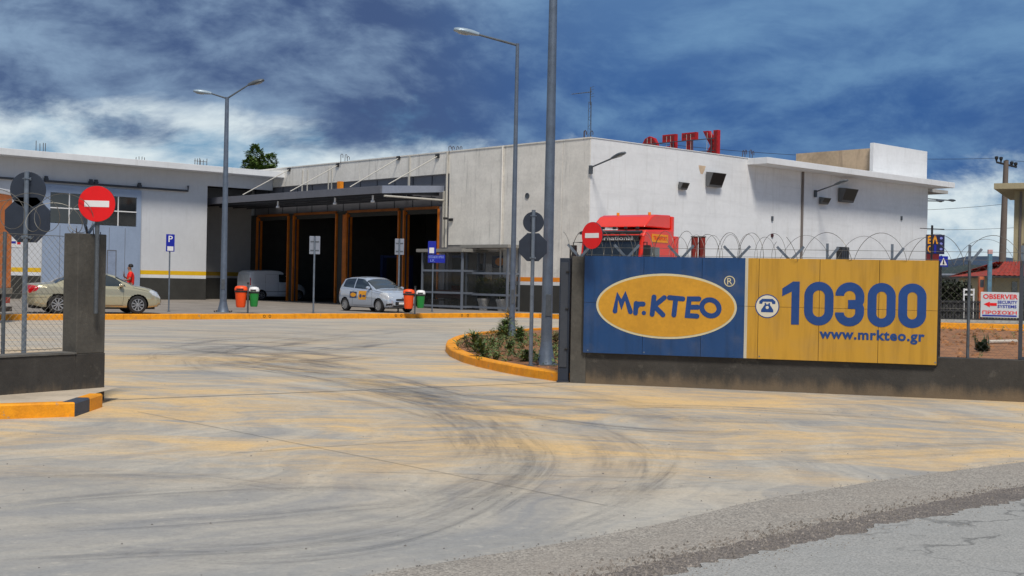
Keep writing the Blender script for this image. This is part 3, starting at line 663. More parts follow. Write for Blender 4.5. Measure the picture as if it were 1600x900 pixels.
# telephone roundel
pcx, pcz = RWP(1199, 478.5); pr = (X(1218)-X(1180))/2
b_ = MB(); b_.prism([(pcx+pr*cos(a*2*pi/40), pcz+pr*sin(a*2*pi/40)) for a in range(40)], NF, .002); b_.build('phone_roundel_rim', M_VB, ban)
b_ = MB(); b_.prism([(pcx+(pr-.016)*cos(a*2*pi/40), pcz+(pr-.016)*sin(a*2*pi/40)) for a in range(40)], NF, .004); b_.build('phone_roundel', mat('banner_pale', lin(214, 208, 190), .5, var=.05), ban)
b_ = MB(); P2 = lambda L_: [(pcx+x*pr, pcz+y*pr) for x, y in L_]
b_.prism(P2([(-.5, -.5), (.5, -.5), (.5, -.3), (.22, .12), (.22, .28), (.1, .28), (.1, .16), (-.1, .16), (-.1, .28), (-.22, .28), (-.22, .12), (-.5, -.3)]), NF, .0065)
b_.prism(P2([(-.66, .2), (-.42, .2), (-.36, .38), (.36, .38), (.42, .2), (.66, .2), (.66, .42), (.42, .62), (-.42, .62), (-.66, .42)]), NF, .0065)
b_.build('telephone_symbol', M_VB, ban)
b_ = MB(); b_.prism([(pcx+.13*pr*cos(a*2*pi/16), pcz-.1*pr+.13*pr*sin(a*2*pi/16)) for a in range(16)], NF, .008); b_.build('telephone_dial', MATS['banner_pale'], ban)
# ================================================================== BUILDING
C0 = atY(919.3, 441, 56.5); BR = radians(42.5)
BC = Vector((C0.x, 56.5, 0)); BI = Matrix.Rotation(-BR, 3, 'Z')
def bl(px, py, x=None, y=None, z=None):
    """pixel -> building frame, on the plane x = const or y = const (or world height z)"""
    o_ = BI @ (Vector((0, 0, EYE))-BC); d = BI @ ray(px, py)
    k = (x-o_.x)/d.x if x is not None else (y-o_.y)/d.y if y is not None else (z-o_.z)/d.z
    return o_+d*k
def fy(px, x=0., py=440): return bl(px, py, x=x).y
def fx(px, y=0., py=440): return bl(px, py, y=y).x
Z0 = .19
TOP = bl(919.5, 215.5, x=0).z
bd = thing('inspection_hall', 'large flat-roofed hall with bare grey panel side, white rendered front and orange-framed garage bays', 'building', BC, BR)
def P(name, m, *boxes, parent=None, bevel=0., **k):
    if name != 'door_leaf':
        for q in boxes[1:]: MB().box(*q).build(name, m, parent or bd, bevel=bevel, **k)
        boxes = boxes[:1]
    b = MB()
    for q in boxes: b.box(*q)
    return b.build(name, m, parent or bd, bevel=bevel, **k)
XE = fx(1447, 0); y700 = fy(700); y785 = fy(786.5); y877 = fy(877); y810 = fy(809)
# white rendered front (faces -y)
P('front_wall', M_WHITE, (0.0, XE, 0, .3, 0, TOP))
# grey panels of the side (face -x)
g_ = .012
for a, b_, z0 in ((.302, y877-g_, 0), (y877+g_, y785-g_, 0), (y785+g_, y700-.02, 3.42)):
    P('wall_panel', M_BEIGE, (-.06, .24, a, b_, z0, TOP-.03), bevel=.01)
P('wall_end', M_BEIGE, (-.062, -.002, 0.0, .30, 0, TOP-.03))
for yy in (y877, y785): P('panel_joint', M_PLINTH, (.0, .05, yy-g_, yy+g_, 0 if yy < y785-1 else 0, TOP-.05))
P('coping', M_BEIGE, (-.09, .3, .302, y700+.0, TOP-.03, TOP+.03), (-.09, -.003, -.03, .302, TOP-.03, TOP+.03))
P('coping', M_WHITE, (0, XE+.03, -.03, .30, TOP+.0, TOP+.032))
# drainpipes on the seams
dp = MB()
dp.tube([(-.11, y785+.12, .2), (-.11, y785+.12, TOP)], .045, 8); dp.build('drainpipe', M_BEIGE, bd, smooth=True)
dp = MB(); dp.tube([(-.12, y700+.10, 3.3), (-.12, y700+.10, TOP-.05)], .06, 8); dp.build('drainpipe', M_RODW, bd, smooth=True)
# upper beam over the bays
yL = 32.0
edges = [y700, fy(638), fy(560), fy(512), fy(472), fy(438), yL]
for a, b_ in zip(edges, edges[1:]):
    P('parapet_panel', M_BEIGE, (-.06, .2, a+.008, b_-.008, 7.08, TOP-.03), bevel=.01)
P('coping', M_BEIGE, (-.09, .3, y700+.002, yL, TOP-.03, TOP+.03))
P('cladding', M_CLAD, (.14, .22, y700, yL, 5.42, 7.08))
yy = y700
while yy < yL:
    P('cladding_rib', M_DGREY, (.115, .14, yy, yy+.05, 5.42, 7.06)); yy += 1.6
P('conduit', M_RODW, (-.12, -.062, fy(638)-.06, fy(638)+.06, 6.2, TOP-.05))
for px in (471, 479, 512, 517): P('conduit', M_RODW, (-.10, -.063, fy(px)-.035, fy(px)+.035, 6.25, TOP-.25))
P('corner_column', M_CLAD, (-.02, .24, y700, fy(684.5), Z0, 5.42))
P('downpipe', M_RODW, (-.14, -.05, y700+.30, y700+.40, 3.3, 6.2))
# bays: openings framed in orange
bays = [(683.5, 631.5), (621.5, 542), (524, 459), (449, 402)]
DT = 5.30
ys = []
for k, (pa, pb) in enumerate(bays):
    a, b_ = fy(pa), fy(pb); ys.append((a, b_))
    fr = bpy.data.objects.new('door_frame', None); COL.objects.link(fr); fr.parent = bd
    jw = .30
    P('jamb', M_FRAME, (-.10, .3, a-.10, a-.003, Z0, DT), parent=fr, bevel=.01)
    P('jamb', M_FRAME, (-.10, .3, b_+.003, b_+.10, Z0, DT), parent=fr, bevel=.01)
    P('header', mat('header_brown', lin(150, 84, 18), .6, var=.2), (-.10, .3, a, b_, DT+.003, DT+.14), parent=fr, bevel=.01)
    P('track', M_DGREY, (.02, .10, a+.005, a+.05, Z0, DT-.23), (.02, .10, b_-.05, b_-.005, Z0, DT-.23), parent=fr)
    P('rolled_door', M_PLINTH, (.12, .30, a+.002, b_-.002, DT-.22, DT), parent=fr)
for (a0, b0), (a1, b1) in zip(ys, ys[1:]):
    P('bay_pillar', M_PLINTH, (.02, .28, b0+.105, a1-.105, Z0, 5.22))
    if a0 < ys[1][0]+.1 and a0 > ys[0][0]+.1: P('pillar_trim', M_FRAME, (-.06, .018, b0+.16, b0+.16+(a1-b0-.3)*.35, Z0, 5.22), bevel=.008)
P('bay_pillar', M_PLINTH, (.02, .28, ys[-1][1]+.135, yL, Z0, 5.22))
P('lintel_wall', M_PLINTH, (.02, .3, y700, yL, 5.23, 5.42))
# inside of the hall: unlit depth
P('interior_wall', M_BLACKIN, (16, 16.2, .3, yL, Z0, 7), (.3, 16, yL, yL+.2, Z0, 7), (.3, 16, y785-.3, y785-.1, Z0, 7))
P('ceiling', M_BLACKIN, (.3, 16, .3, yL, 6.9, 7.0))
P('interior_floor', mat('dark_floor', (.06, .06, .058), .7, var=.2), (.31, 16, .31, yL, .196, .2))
# roof
P('roof', mat('roof_screed', (.42, .41, .39), .9, var=.1), (.3, XE+3, .3, yL, TOP-.5, TOP-.3))
# entrance zone below panel 3
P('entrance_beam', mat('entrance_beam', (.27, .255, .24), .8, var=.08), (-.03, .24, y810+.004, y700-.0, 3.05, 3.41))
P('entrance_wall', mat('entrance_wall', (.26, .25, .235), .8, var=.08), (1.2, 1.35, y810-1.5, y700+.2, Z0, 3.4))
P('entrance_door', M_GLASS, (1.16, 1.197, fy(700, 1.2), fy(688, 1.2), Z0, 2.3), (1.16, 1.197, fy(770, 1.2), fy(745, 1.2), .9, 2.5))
lg = bpy.data.objects.new('wall_logo', None); COL.objects.link(lg); lg.parent = bd
a, b_ = fy(783, 1.1), fy(773, 1.1); zc = bl(778, 409, x=1.1).z
P('logo_plate', mat('logo_navy', lin(24, 34, 66), .5), (1.10, 1.15, fy(791, 1.1)-.1, fy(770, 1.1)+.1, zc-.3, zc+.3), parent=lg)
MB().prism([(cos(q*pi/16)*.34, sin(q*pi/16)*.2) for q in range(32)], frame((1.099, (fy(791, 1.1)+fy(770, 1.1))/2, zc), (0, -1, 0), (0, 0, 1)), .01).build('logo_oval', M_ORS, lg)
# painted stripe and plinth on the first two panels
zS0, zS1 = bl(845, 440.2, x=-.07).z, bl(845, 433.4, x=-.07).z
for a, b_ in ((.0, y877-g_), (y877+g_, y810)):
    P('painted_stripe', M_ORS, (-.066, -.061, a, b_, zS0, zS1)); P('plinth', M_PLINTH, (-.075, -.061, a, b_, .15, zS0-.17))
    P('white_band', M_WHITE, (-.065, -.061, a, b_, zS0-.168, zS0-.002))
P('painted_stripe', M_ORS, (0, XE, -.005, -.001, zS0, zS1)); P('plinth', M_PLINTH, (0, XE, -.014, -.001, .15, zS0-.17))
# bits on the walls
v = bl(824, 306, x=-.07); M = frame((-.066, v.y, v.z), (0, -1, 0), (0, 0, 1))
MB().lathe([(.14, 0), (.14, .03), (.11, .03), (.11, .012)], 16, M).build('round_vent', M_GALV2, bd, smooth=True)
v = bl(706, 343, x=-.07); cb = MB(); cb.box(-.16, -.06, v.y-.10, v.y+.14, v.z-.08, v.z+.06); cb.tube([(-.1, v.y, v.z), (-.42, v.y, v.z+.04)], .03, 6)
cb.box(-.6, -.38, v.y-.05, v.y+.05, v.z-.02, v.z+.09); cb.build('wall_camera', M_DARK, bd)
# vertical pipe and patch on the white front
v = fx(1251, -.05); MB().tube([(v, -.06, .2), (v, -.06, bl(1251, 268, y=-.05).z)], .07, 8).build('drainpipe', mat('brown_pipe', lin(112, 104, 100), .6), bd, smooth=True)
v = bl(1097, 262, y=0); MB().prism([(-.28, .1), (.28, .1), (.2, -.1), (.05, -.32), (-.12, -.3), (-.24, -.05)], frame((v.x, -.001, v.z), (1, 0, 0), (0, 0, 1)), .004).build('repair_patch', mat('repair_patch', (.62, .47, .33), .9), bd)
for px, py, w in ((1206, 341.5, .0), (1408, 341, 0)):
    v = bl(px, py, y=0); P('cable_box', M_GALV2, (v.x-.07, v.x+.07, -.06, -.001, v.z-.12, v.z+.12))
v = bl(1206, 368, y=0); MB().lathe([(.1, 0), (.1, .05), (.06, .06)], 12, frame((v.x, -.001, v.z), (1, 0, 0), (0, 0, 1))).build('round_lamp', mat('dark_red_lamp', lin(70, 20, 24), .4), bd)
v = bl(1313, 396, y=0); P('wall_unit', M_DARK, (v.x-.42, v.x+.42, -.3, -.003, v.z-.42, v.z+.36), bevel=.02)
P('wall_unit_grille', M_DGREY, *[(v.x-.3+.2*i, v.x-.2+.2*i, -.32, -.302, v.z-.36, v.z+.3) for i in range(4)])
# roof slab over the right part of the front
sx0 = fx(1168, 0, 250); d0 = 1.25; sx1 = bl(1492, 298, y=-d0).x
zt_, zb_ = bl(1192, 246, y=-d0).z, bl(1192, 256.5, y=-d0).z
zs1 = bl(1490, 293, y=-d0).z
print('slab', sx0, sx1, zt_, zb_, zs1, 'TOP', TOP, 'XE', XE)
P('canopy_slab', M_WHITE, (sx0, sx1, -d0, -.002, TOP-.32, TOP+.004), bevel=.012)
P('canopy_slab', M_WHITE, (XE+.003, sx1, .0, 8, TOP-.32, TOP+.004), bevel=.012)
P('slab_drip', M_BEIGE, (sx0+.05, sx1-.05, -d0+.1, -d0+.16, TOP-.335, TOP-.321))
# rooftop block on the roof
rbk = bpy.data.objects.new('roof_block', None); COL.objects.link(rbk); rbk.parent = bd
rx0, rx1 = fx(1365, .3, 240), fx(1449, .3, 250); rz = bl(1366, 223, y=.3).z
ry1 = bl(1240, 252, x=rx0).y
print('block', rx0, rx1, rz, ry1)
P('block_front', M_WHITE, (rx0, rx1, .31, .55, TOP+.01, rz), parent=rbk, bevel=.01)
P('block_side', mat('raw_concrete_brown', (.50, .38, .26), .9, var=.18, scale=.6, streak=.6, dirt=(.26, .19, .14, 1), bump=.5), (rx0+.25, rx0+.5, .556, ry1, TOP-.3, rz-.28), parent=rbk)
P('block_side', M_BEIGE, (rx1-.3, rx1, .556, ry1, TOP-.3, rz-.28), parent=rbk)
# ---- steel canopy over the bays
K1 = bl(597, 296, x=-4.0)
cz0, cz1 = bl(597, 302, x=-4).z, bl(597, 290, x=-4).z; wz0, wz1 = bl(697, 300, x=-.1).z, bl(697, 290, x=-.1).z
print('canopy', cz0, cz1, wz0, wz1, K1.y, y700)
cn = bpy.data.objects.new('canopy', None); COL.objects.link(cn); cn.parent = bd
cyL = 29.0; ca = K1.y
def sheared(b, x0, x1, y0, y1, z00, z01, z10, z11):
    b.add([(x0, y0, z00), (x1, y0, z10), (x1, y1, z10), (x0, y1, z00), (x0, y0, z01), (x1, y0, z11), (x1, y1, z11), (x0, y1, z01)],
          [(0, 3, 2, 1), (4, 5, 6, 7), (0, 1, 5, 4), (2, 3, 7, 6), (1, 2, 6, 5), (3, 0, 4, 7)])
b_ = MB(); sheared(b_, -3.98, -.1, ca+.05, cyL, cz1-.12, cz1-.06, wz1-.12, wz1-.06); b_.build('roof_sheet', M_CLAD, cn)
P('front_fascia', mat('fascia_grey', lin(104, 106, 114), .5, var=.06), (-4.08, -4.0, ca, cyL, cz0, cz1), parent=cn, bevel=.006)
b_ = MB(); sheared(b_, -4.0, -.064, ca-.02, ca+.04, cz0, cz1, wz0, wz1); b_.build('side_fascia', mat('side_fascia_metal', lin(150, 158, 176), .35, .3, var=.05), cn, bevel=.006)
b_ = MB(); b_.tube([(-3.9, ca-.05, cz0-.12), (-.1, ca-.05, wz0-.42)], .05, 8); b_.build('edge_rod', M_RODW, cn)
for i in range(9):
    yy = ca+.4+i*(cyL-ca-.6)/8; b_ = MB(); sheared(b_, -3.98, -.1, yy-.05, yy+.05, cz1-.34, cz1-.13, wz1-.5, wz1-.13); b_.build('rafter', M_DGREY, cn)
for i in range(4):
    xx = -3.4+i*.95; P('purlin', M_DGREY, (xx-.03, xx+.03, ca+.05, cyL, cz1-.44, cz1-.35), parent=cn)
for px in (432, 521, 580):
    v = bl(px, 312, x=-3.9); b_ = MB(); b_.tube([(-3.8, v.y, cz0-.05), (-3.8, v.y, cz0-.28)], .05, 8); b_.lathe([(.03, 0), (.10, -.06), (.11, -.14), (.02, -.16)], 12, Matrix.Translation((-3.8, v.y, cz0-.26)))
    b_.build('lamp', M_WHP, cn, smooth=True)
for (ax, ay), (bx_, by) in (((684, 244), (620, 287)), ((623, 247), (560, 290)), ((528, 258), (471, 297)), ((452, 265), (392, 303))):
    p0 = bl(ax, ay, x=-.07); p1 = bl(bx_, by, x=-3.2)
    b_ = MB(); b_.tube([tuple(p0), (p1.x, p0.y-.0, cz1+.15)], .028, 8); b_.build('tie_rod', M_RODW, cn, smooth=True)
    P('tie_bracket', M_DARK, (-.13, -.062, p0.y-.14, p0.y+.14, p0.z-.1, p0.z+.1), parent=cn)
v = bl(532, 287, x=-3.6); 
b_ = MB(); b_.box(-3.72, -3.5, v.y-.13, v.y+.13, cz1-.02, cz1+.42); tag(b_.build('control_box', mat('orange_box', lin(235, 140, 20), .5), None), 'small orange box standing on the steel canopy edge', 'box').matrix_world = Matrix.Translation(BC) @ Matrix.Rotation(BR, 4, 'Z')
# ---- entrance glass shelters
M_SHFR = mat('shelter_frame_steel', lin(118, 126, 138), .45, .3, var=.08)
M_SHGL = mat('shelter_glass', (.05, .055, .055), .07, var=.2, spec=.8, alpha=.13)
def shelter(name, label, xo, ya, yb, top, rows, depth, sides=(0,)):
    """glazed lobby: front plane x = xo from ya (right) to yb (left)"""
    r = thing(name, label, 'glass shelter', BC+Matrix.Rotation(BR, 3, 'Z') @ Vector((xo, (ya+yb)/2, Z0)), BR, 'glazed entrance shelters')
    w = (yb-ya)/2; h = top-Z0; p = .05
    for s in (-1, 1):
        for x in (0, depth): MB().box(x-p, x+p, s*w-p, s*w+p, 0, h).build('post', M_SHFR, r, bevel=.006)
    for z in rows:
        z -= Z0; MB().box(-.04, .04, -w+p, w-p, z-.05, z+.05).build('rail', M_SHFR, r, bevel=.004)
        MB().box(p, depth-p, -w-.04, -w+.04, z-.05, z+.05).build('rail', M_SHFR, r, bevel=.004)
    zz_ = [0]+[q-Z0 for q in rows]+[h]
    for a, b_ in zip(zz_, zz_[1:]):
        if b_-a < .3: continue
        MB().box(-.008, .008, -w+p+.002, w-p-.002, a+.05, b_-.05).build('pane', M_SHGL, r)
        MB().box(p+.002, depth-p-.002, -w-.008, -w+.008, a+.05, b_-.05).build('pane', M_SHGL, r)
    MB().box(-.25, depth, -w-.25, w+.25, h+.002, h+.16).build('roof', mat('shelter_roof', lin(140, 138, 132), .6), r, bevel=.01)
    return r
def zof(px, py, x): return bl(px, py, x=x).z
x1_ = -1.5; x2_ = -.85
sh1 = shelter('glass_shelter', 'left glazed entrance shelter behind the blue street name sign', x1_, fy(722, x1_), fy(660, x1_), zof(690, 394, x1_), [zof(660, 422.5, x1_), zof(690, 457, x1_), .34], 1.42)
sh2 = shelter('glass_shelter', 'right glazed entrance shelter with potted shrubs beside the tall lamp post', x2_, fy(793, x2_), fy(729, x2_), zof(729, 388, x2_), [zof(760, 427, x2_), zof(760, 460.5, x2_), .34], .74)
# things in the right shelter
M_POT = mat('white_plastic_pot', (.78, .78, .77), .5, var=.06)
def world(v): return BC+Matrix.Rotation(BR, 3, 'Z') @ Vector(v)
# ================================================================== WING
yW = 26.8
wg = thing('workshop_wing', 'low white workshop wing with grey base, yellow stripe and projecting flat roof', 'building', BC, BR)
def Q(name, m, *boxes, parent=None, bevel=0., **k): return P(name, m, *boxes, parent=parent or wg, bevel=bevel, **k)
wx = fx(321.5, yW); zlin = bl(322, 290, y=yW).z
ov = 1.25
zr1 = bl(150, 243.5, y=yW-ov).z; zr0 = bl(150, 253.5, y=yW-ov).z
print('wing', wx, zlin, zr1, zr0)
XL = -45
xd0, xd1 = fx(65, yW-.12), fx(218, yW-.12)
Q('wall', M_WING, (XL, wx, yW, yW+.3, 0, zr0-.0))
Q('wall', M_WING, (wx+.002, -.1, yW+.0, yW+.3, zlin, zr0))
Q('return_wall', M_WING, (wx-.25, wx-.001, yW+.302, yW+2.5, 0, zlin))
Q('recess_wall', mat('shaded_recess_render', (.30, .30, .30), .85, var=.06), (wx-.2, -.0, yW+2.6, yW+2.8, 0, zlin+.3))  # wing render darkened: the shade of the recess is put into its colour
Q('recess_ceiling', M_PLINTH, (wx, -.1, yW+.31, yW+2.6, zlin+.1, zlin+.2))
Q('recess_stripe', mat('shaded_stripe', lin(150, 120, 20), .7), (wx, -.1, yW+2.594, yW+2.599, 1.62, 1.86))  # the yellow stripe again, dimmed in colour for the recess shade
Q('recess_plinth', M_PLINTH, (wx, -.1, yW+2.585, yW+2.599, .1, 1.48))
Q('roof_slab', M_WHITE, (XL, .25, yW-ov, yW+14, zr0+.002, zr1), bevel=.012)
Q('roof_edge', M_WING, (XL, .25, yW-ov+.12, yW-ov+.2, zr0-.03, zr0))
zY0, zY1 = bl(270, 429.6, y=yW).z, bl(270, 423.2, y=yW).z
for a, b_ in ((xd1+.01, wx-.0), (fx(18, yW), xd0-.01), (XL, fx(18, yW)-.01)):
    Q('painted_stripe', M_YEL, (a, b_, yW-.005, yW-.001, zY0, zY1)); Q('plinth', M_PLINTH, (a, b_, yW-.016, yW-.001, .15, zY0-.19))
    Q('white_band', M_WHITE, (a, b_, yW-.0048, yW-.001, zY0-.188, zY0-.002))
# big sliding door hung from a rail
M_DOOR = mat('blue_grey_door', lin(150, 166, 190), .5, var=.05, scale=1.2, streak=.15)
dr = bpy.data.objects.new('sliding_door', None); COL.objects.link(dr); dr.parent = wg
zd1 = bl(75, 288, y=yW-.12).z; zwin1 = bl(75, 300, y=yW-.12).z; zwin0 = bl(75, 348, y=yW-.12).z
wa = [(fx(76, yW-.12), fx(135, yW-.12)), (fx(153, yW-.12), fx(211, yW-.12))]
yy0, yy1 = yW-.16, yW-.08
Q('door_leaf', M_DOOR, (xd0, xd1, yy0, yy1, Z0+.03, zwin0), (xd0, xd1, yy0, yy1, zwin1, zd1), (xd0, wa[0][0], yy0, yy1, zwin0, zwin1), (wa[0][1], wa[1][0], yy0, yy1, zwin0, zwin1), (wa[1][1], xd1, yy0, yy1, zwin0, zwin1), parent=dr)
for a, b_ in wa:
    m_ = (a+b_)/2; zm_ = (zwin0+zwin1)/2
    for q0, q1 in ((a, m_), (m_, b_)):
        for r0, r1 in ((zwin0, zm_), (zm_, zwin1)):
            Q('window_pane', M_GLASS, (q0+.03, q1-.03, yy0+.03, yy0+.045, r0+.03, r1-.03), parent=dr)
    Q('window_bars', M_WHP, (m_-.03, m_+.03, yy0+.01, yy0+.05, zwin0, zwin1), (a, m_-.032, yy0+.012, yy0+.048, zm_-.03, zm_+.03), (m_+.032, b_, yy0+.012, yy0+.048, zm_-.03, zm_+.03), parent=dr)
for k in range(1, 6):
    xx = xd0+(xd1-xd0)*k/6; Q('seam', M_CLAD, (xx-.012, xx+.012, yy0-.008, yy0-.001, Z0+.05, zwin0-.1), parent=dr)
pdx0, pdx1 = fx(168, yW-.2), fx(180, yW-.2); zpd = bl(176, 392, y=yW-.2).z
Q('wicket_door', mat('wicket_door', lin(140, 154, 178), .5), (pdx0, pdx1, yy0-.03, yy0-.001, Z0+.1, zpd), parent=dr); Q('wicket_frame', M_CLAD, (pdx0-.05, pdx0-.002, yy0-.035, yy0-.001, Z0+.1, zpd+.05), (pdx1+.002, pdx1+.05, yy0-.035, yy0-.001, Z0+.1, zpd+.05), (pdx0, pdx1, yy0-.036, yy0-.002, zpd+.002, zpd+.05), parent=dr)
rb_ = MB(); zrail = bl(292, 298, y=yW-.2).z; xr1 = fx(292, yW-.2)
print('rail', zrail, bl(20, 281, y=yW-.2).z, zd1)
rb_.tube([(XL, yW-.14, zrail), (xr1, yW-.14, zrail), (xr1, yW-.14, zrail+.3)], .06, 8); rb_.build('door_rail', M_DGREY, wg)
for px in (70, 140, 148, 216):
    xx = fx(px, yW-.2); b_ = MB(); b_.box(xx-.07, xx+.07, yW-.22, yW-.06, zrail-.02, zrail+.26); b_.tube([(xx, yW-.24, zrail+.1), (xx, yW-.05, zrail+.1)], .1, 10); b_.build('rail_hanger', M_DGREY, wg)
# poster on the wall behind the sign pole
v = bl(25, 380, y=yW-.02); ps = thing('poster', 'small white poster with red and blue print on the wing wall', 'poster', world((v.x, yW-.006, v.z)), BR)
MB().box(-.3, .3, -.012, -.002, -.22, .2).build('sheet', M_WHP, ps); MB().box(-.24, .0, -.016, -.0125, -.02, .1).build('blue_print', M_BLUE, ps); MB().box(.06, .24, -.016, -.0125, -.06, .1).build('red_print', M_RED, ps)

# ---- rooftop rebar
M_RB = M_RUST
def rebar(label, p, n_, h, spread, hook=False):
    r = thing('rebar_cluster', label, 'rebar', p, BR, 'rebar stubs on the roofs')
    q = random.Random(int(p[0]*10))
    for i in range(n_):
        x = (i/(n_-1)-.5)*spread; y = q.uniform(-.12, .12); hh = h*q.uniform(.75, 1)
        pts = [(x, y, -.05), (x+q.uniform(-.02, .02), y, hh)]
        if hook: pts += [(x+.07, y, hh+.06), (x+.14, y, hh), (x+.14, y, hh*.6)]
        MB().tube(pts, .018, 5).build('rebar', M_RB, r)
    if not hook and n_ > 4: MB().tube([(-spread/2-.05, 0, h*.55), (spread/2+.05, 0, h*.55)], .014, 5).build('stirrup', M_RB, r)
def roofp(px, py, y): v = bl(px, py, y=y); return world((v.x, y, zr1))
yR = yW-.4
rebar('tall rebar stubs on the roof of the wing above the round back-to-front sign', roofp(64, 232, yR), 4, .62, .55)
rebar('short low rebar stubs on the middle of the wing roof', roofp(219, 246, yR), 4, .28, .5)
rebar('dense rebar stubs on the wing roof left of the double lamp post', roofp(313, 254, yR), 6, .52, .72)
def roofq(px): return world((.1, fy(px, .1, 240), TOP))
rebar('hooked rebar on the hall roof above the small orange box', roofq(538), 3, .42, .5, True)
rebar('hooked rebar on the hall roof left of the drainpipe panel', roofq(710), 4, .25, .7, True)
rebar('hooked rebar at the foot of the roof aerial', roofq(915)+Vector((0, .1, 0)), 3, .38, .45, True)
rebar('hooked rebar on the white hall roof beside the projecting slab', world((fx(1167, .15, 245), .15, TOP)), 4, .45, .75, True)
rebar('short rebar stubs standing on the slab below the brown rooftop wall', world((fx(1272, .4, 255), .6, TOP)), 5, .35, 1.1)
rebar('short rebar stubs at the left foot of the white rooftop block', world((rx0-.5, .4, TOP)), 3, .3, .6)
# ---- roof letters, seen from behind
sgn = thing('roof_sign', 'red block letters KTEO on the roof seen from behind', 'sign', BC, BR)
M_LET = mat('red_letter_metal', lin(176, 16, 18), .5, .1, var=.2, scale=2, streak=.3)
M_LIN = mat('red_letter_inside', lin(120, 14, 16), .6, var=.2, scale=3)
pK = BI @ (atY(1108, 204, 67.5)-BC); pO = BI @ (atY(1015, 213, 70.7)-BC)
xs_ = (pK.x+pO.x)/2; ztop_ = (pK.z+pO.z)/2
print('sign', pK, pO)
pitch = (pO.y-pK.y)/3
hL = 1.75
def letter(ch, yc, wid):
    r = bpy.data.objects.new('letter', None); COL.objects.link(r); r.parent = sgn
    # letters face +x (away from the road): local right vector is +y seen from +x side is -y ... mirrored when seen from behind
    for nm, m_, dx, dep, bo in (('letter_body', M_LET, 0, .22, .03), ):
        b = MB(); text_on(b, ch, frame((xs_, yc, ztop_-hL), (0, 1, 0), (0, 0, 1)), -wid/2, wid/2, 0, hL, .05, dep); b.build(nm, m_, r, fix=False)
    b = MB(); text_on(b, ch, frame((xs_-.004, yc, ztop_-hL), (0, 1, 0), (0, 0, 1)), -wid/2+.07, wid/2-.07, .07, hL-.07, -.0, .003); b.build('letter_back', M_LIN, r, fix=False)
    b = MB()
    for q in (-.2, .15): b.tube([(xs_-.02, yc+q, ztop_-hL), (xs_-.03, yc+q*.8, ztop_-.1)], .012, 5)
    b.build('neon_tube', M_RODW, r)
for i, (ch, wd) in enumerate((('K', 1.15), ('T', 1.0), ('E', .95), ('O', 1.25))): letter(ch, pK.y+pitch*i, wd)
b_ = MB()
for z in (ztop_-.45, ztop_-1.1): b_.tube([(xs_-.06, pK.y-.4, z), (xs_-.06, pO.y+.6, z)], .025, 6)
for i in range(5): b_.tube([(xs_-.06, pK.y-.5+pitch*i*.93+.3, TOP-.3), (xs_-.06, pK.y-.5+pitch*i*.93+.3, ztop_-.4)], .03, 6)
b_.build('support_frame', M_DGREY, sgn)
# ---- aerial
an = thing('tv_aerial', 'slender lattice mast with television aerial on the hall roof corner', 'aerial', world((.25, .35, TOP)), BR)
hA = bl(918, 137, x=.25).z-TOP
b_ = MB()
for a in range(3): b_.tube([(.09*cos(a*2.1), .09*sin(a*2.1), -.3), (.07*cos(a*2.1), .07*sin(a*2.1), hA*.72)], .011, 4)
for i in range(13):
    z = i*hA*.72/13; q0, q1 = i % 3, (i+1) % 3; b_.tube([(.09*cos(q0*2.1), .09*sin(q0*2.1), z), (.09*cos(q1*2.1), .09*sin(q1*2.1), z+hA*.055)], .008, 4)
b_.build('lattice_mast', M_GALV2, an); b_ = MB(); b_.tube([(0, 0, hA*.65), (0, 0, hA)], .022, 6); b_.build('tube_mast', M_GALV2, an)
b_ = MB(); d_ = Vector((-.75, .35, -.14)).normalized(); s_ = Vector((.35, .75, 0)).normalized(); o_ = Vector((.1, 0, hA-.2))
b_.tube([o_, o_+d_*1.0], .015, 5)
for i in range(8): c_ = o_+d_*(.1+i*.12); b_.tube([c_-s_*(.22-.012*i), c_+s_*(.22-.012*i)], .009, 4)
for q in (-.22, -.1, .1, .22): b_.tube([o_+Vector((0, 0, q))-s_*.25, o_+Vector((0, 0, q))+s_*.25], .009, 4)
b_.build('aerial_array', M_GALV2, an)
# ---- floodlight hoods
def hood(label, px0, px1, py0, py1):
    c = bl((px0+px1)/2, (py0+py1)/2, y=-.3); a = bl(px0, py0, y=-.3); b2 = bl(px1, py1, y=-.3); w = abs(b2.x-a.x)/2*.82; h = abs(a.z-b2.z)/2*.95
    r = thing('floodlight', label, 'floodlight', world((c.x, 0, c.z)), BR, 'black floodlights on the white front wall')
    b = MB(); T, B_ = h, -h; d1, d2 = .62*w+.12, .2*w+.06
    b.add([(-w, -.06, T), (w, -.06, T), (w, -.06, B_), (-w, -.06, B_), (-w, -d1-.06, T-.05), (w, -d1-.06, T-.05), (w, -d2-.06, B_), (-w, -d2-.06, B_)],
          [(0, 1, 2, 3), (0, 4, 5, 1), (1, 5, 6, 2), (2, 6, 7, 3), (3, 7, 4, 0), (4, 7, 6, 5)])
    b.build('housing', mat('floodlight_housing', lin(96, 98, 100), .5), r, bevel=.01)
    b = MB(); e = .03; b.add([(-w+e, -d1-.066, T-.05-e), (w-e, -d1-.066, T-.05-e), (w-e, -d2-.066, B_+e), (-w+e, -d2-.066, B_+e)], [(0, 1, 2, 3)])
    b.add([(-w+e, -d1-.070, T-.05-e), (w-e, -d1-.070, T-.05-e), (w-e, -d2-.070, B_+e), (-w+e, -d2-.070, B_+e)], [(0, 1, 2, 3)]); b.build('lens', mat('floodlight_lens', (.01, .01, .012), .3), r, fix=False)
    MB().box(-.06, .06, -.07, 0, -.1, .1).build('bracket', M_DARK, r)
hood('small black floodlight left of the large one on the white wall', 1065, 1078, 283, 297)
hood('large black floodlight near the middle of the white wall', 1107, 1132, 267, 294)
hood('small black floodlight below the wall lamp under the slab', 1285, 1298, 307, 320)
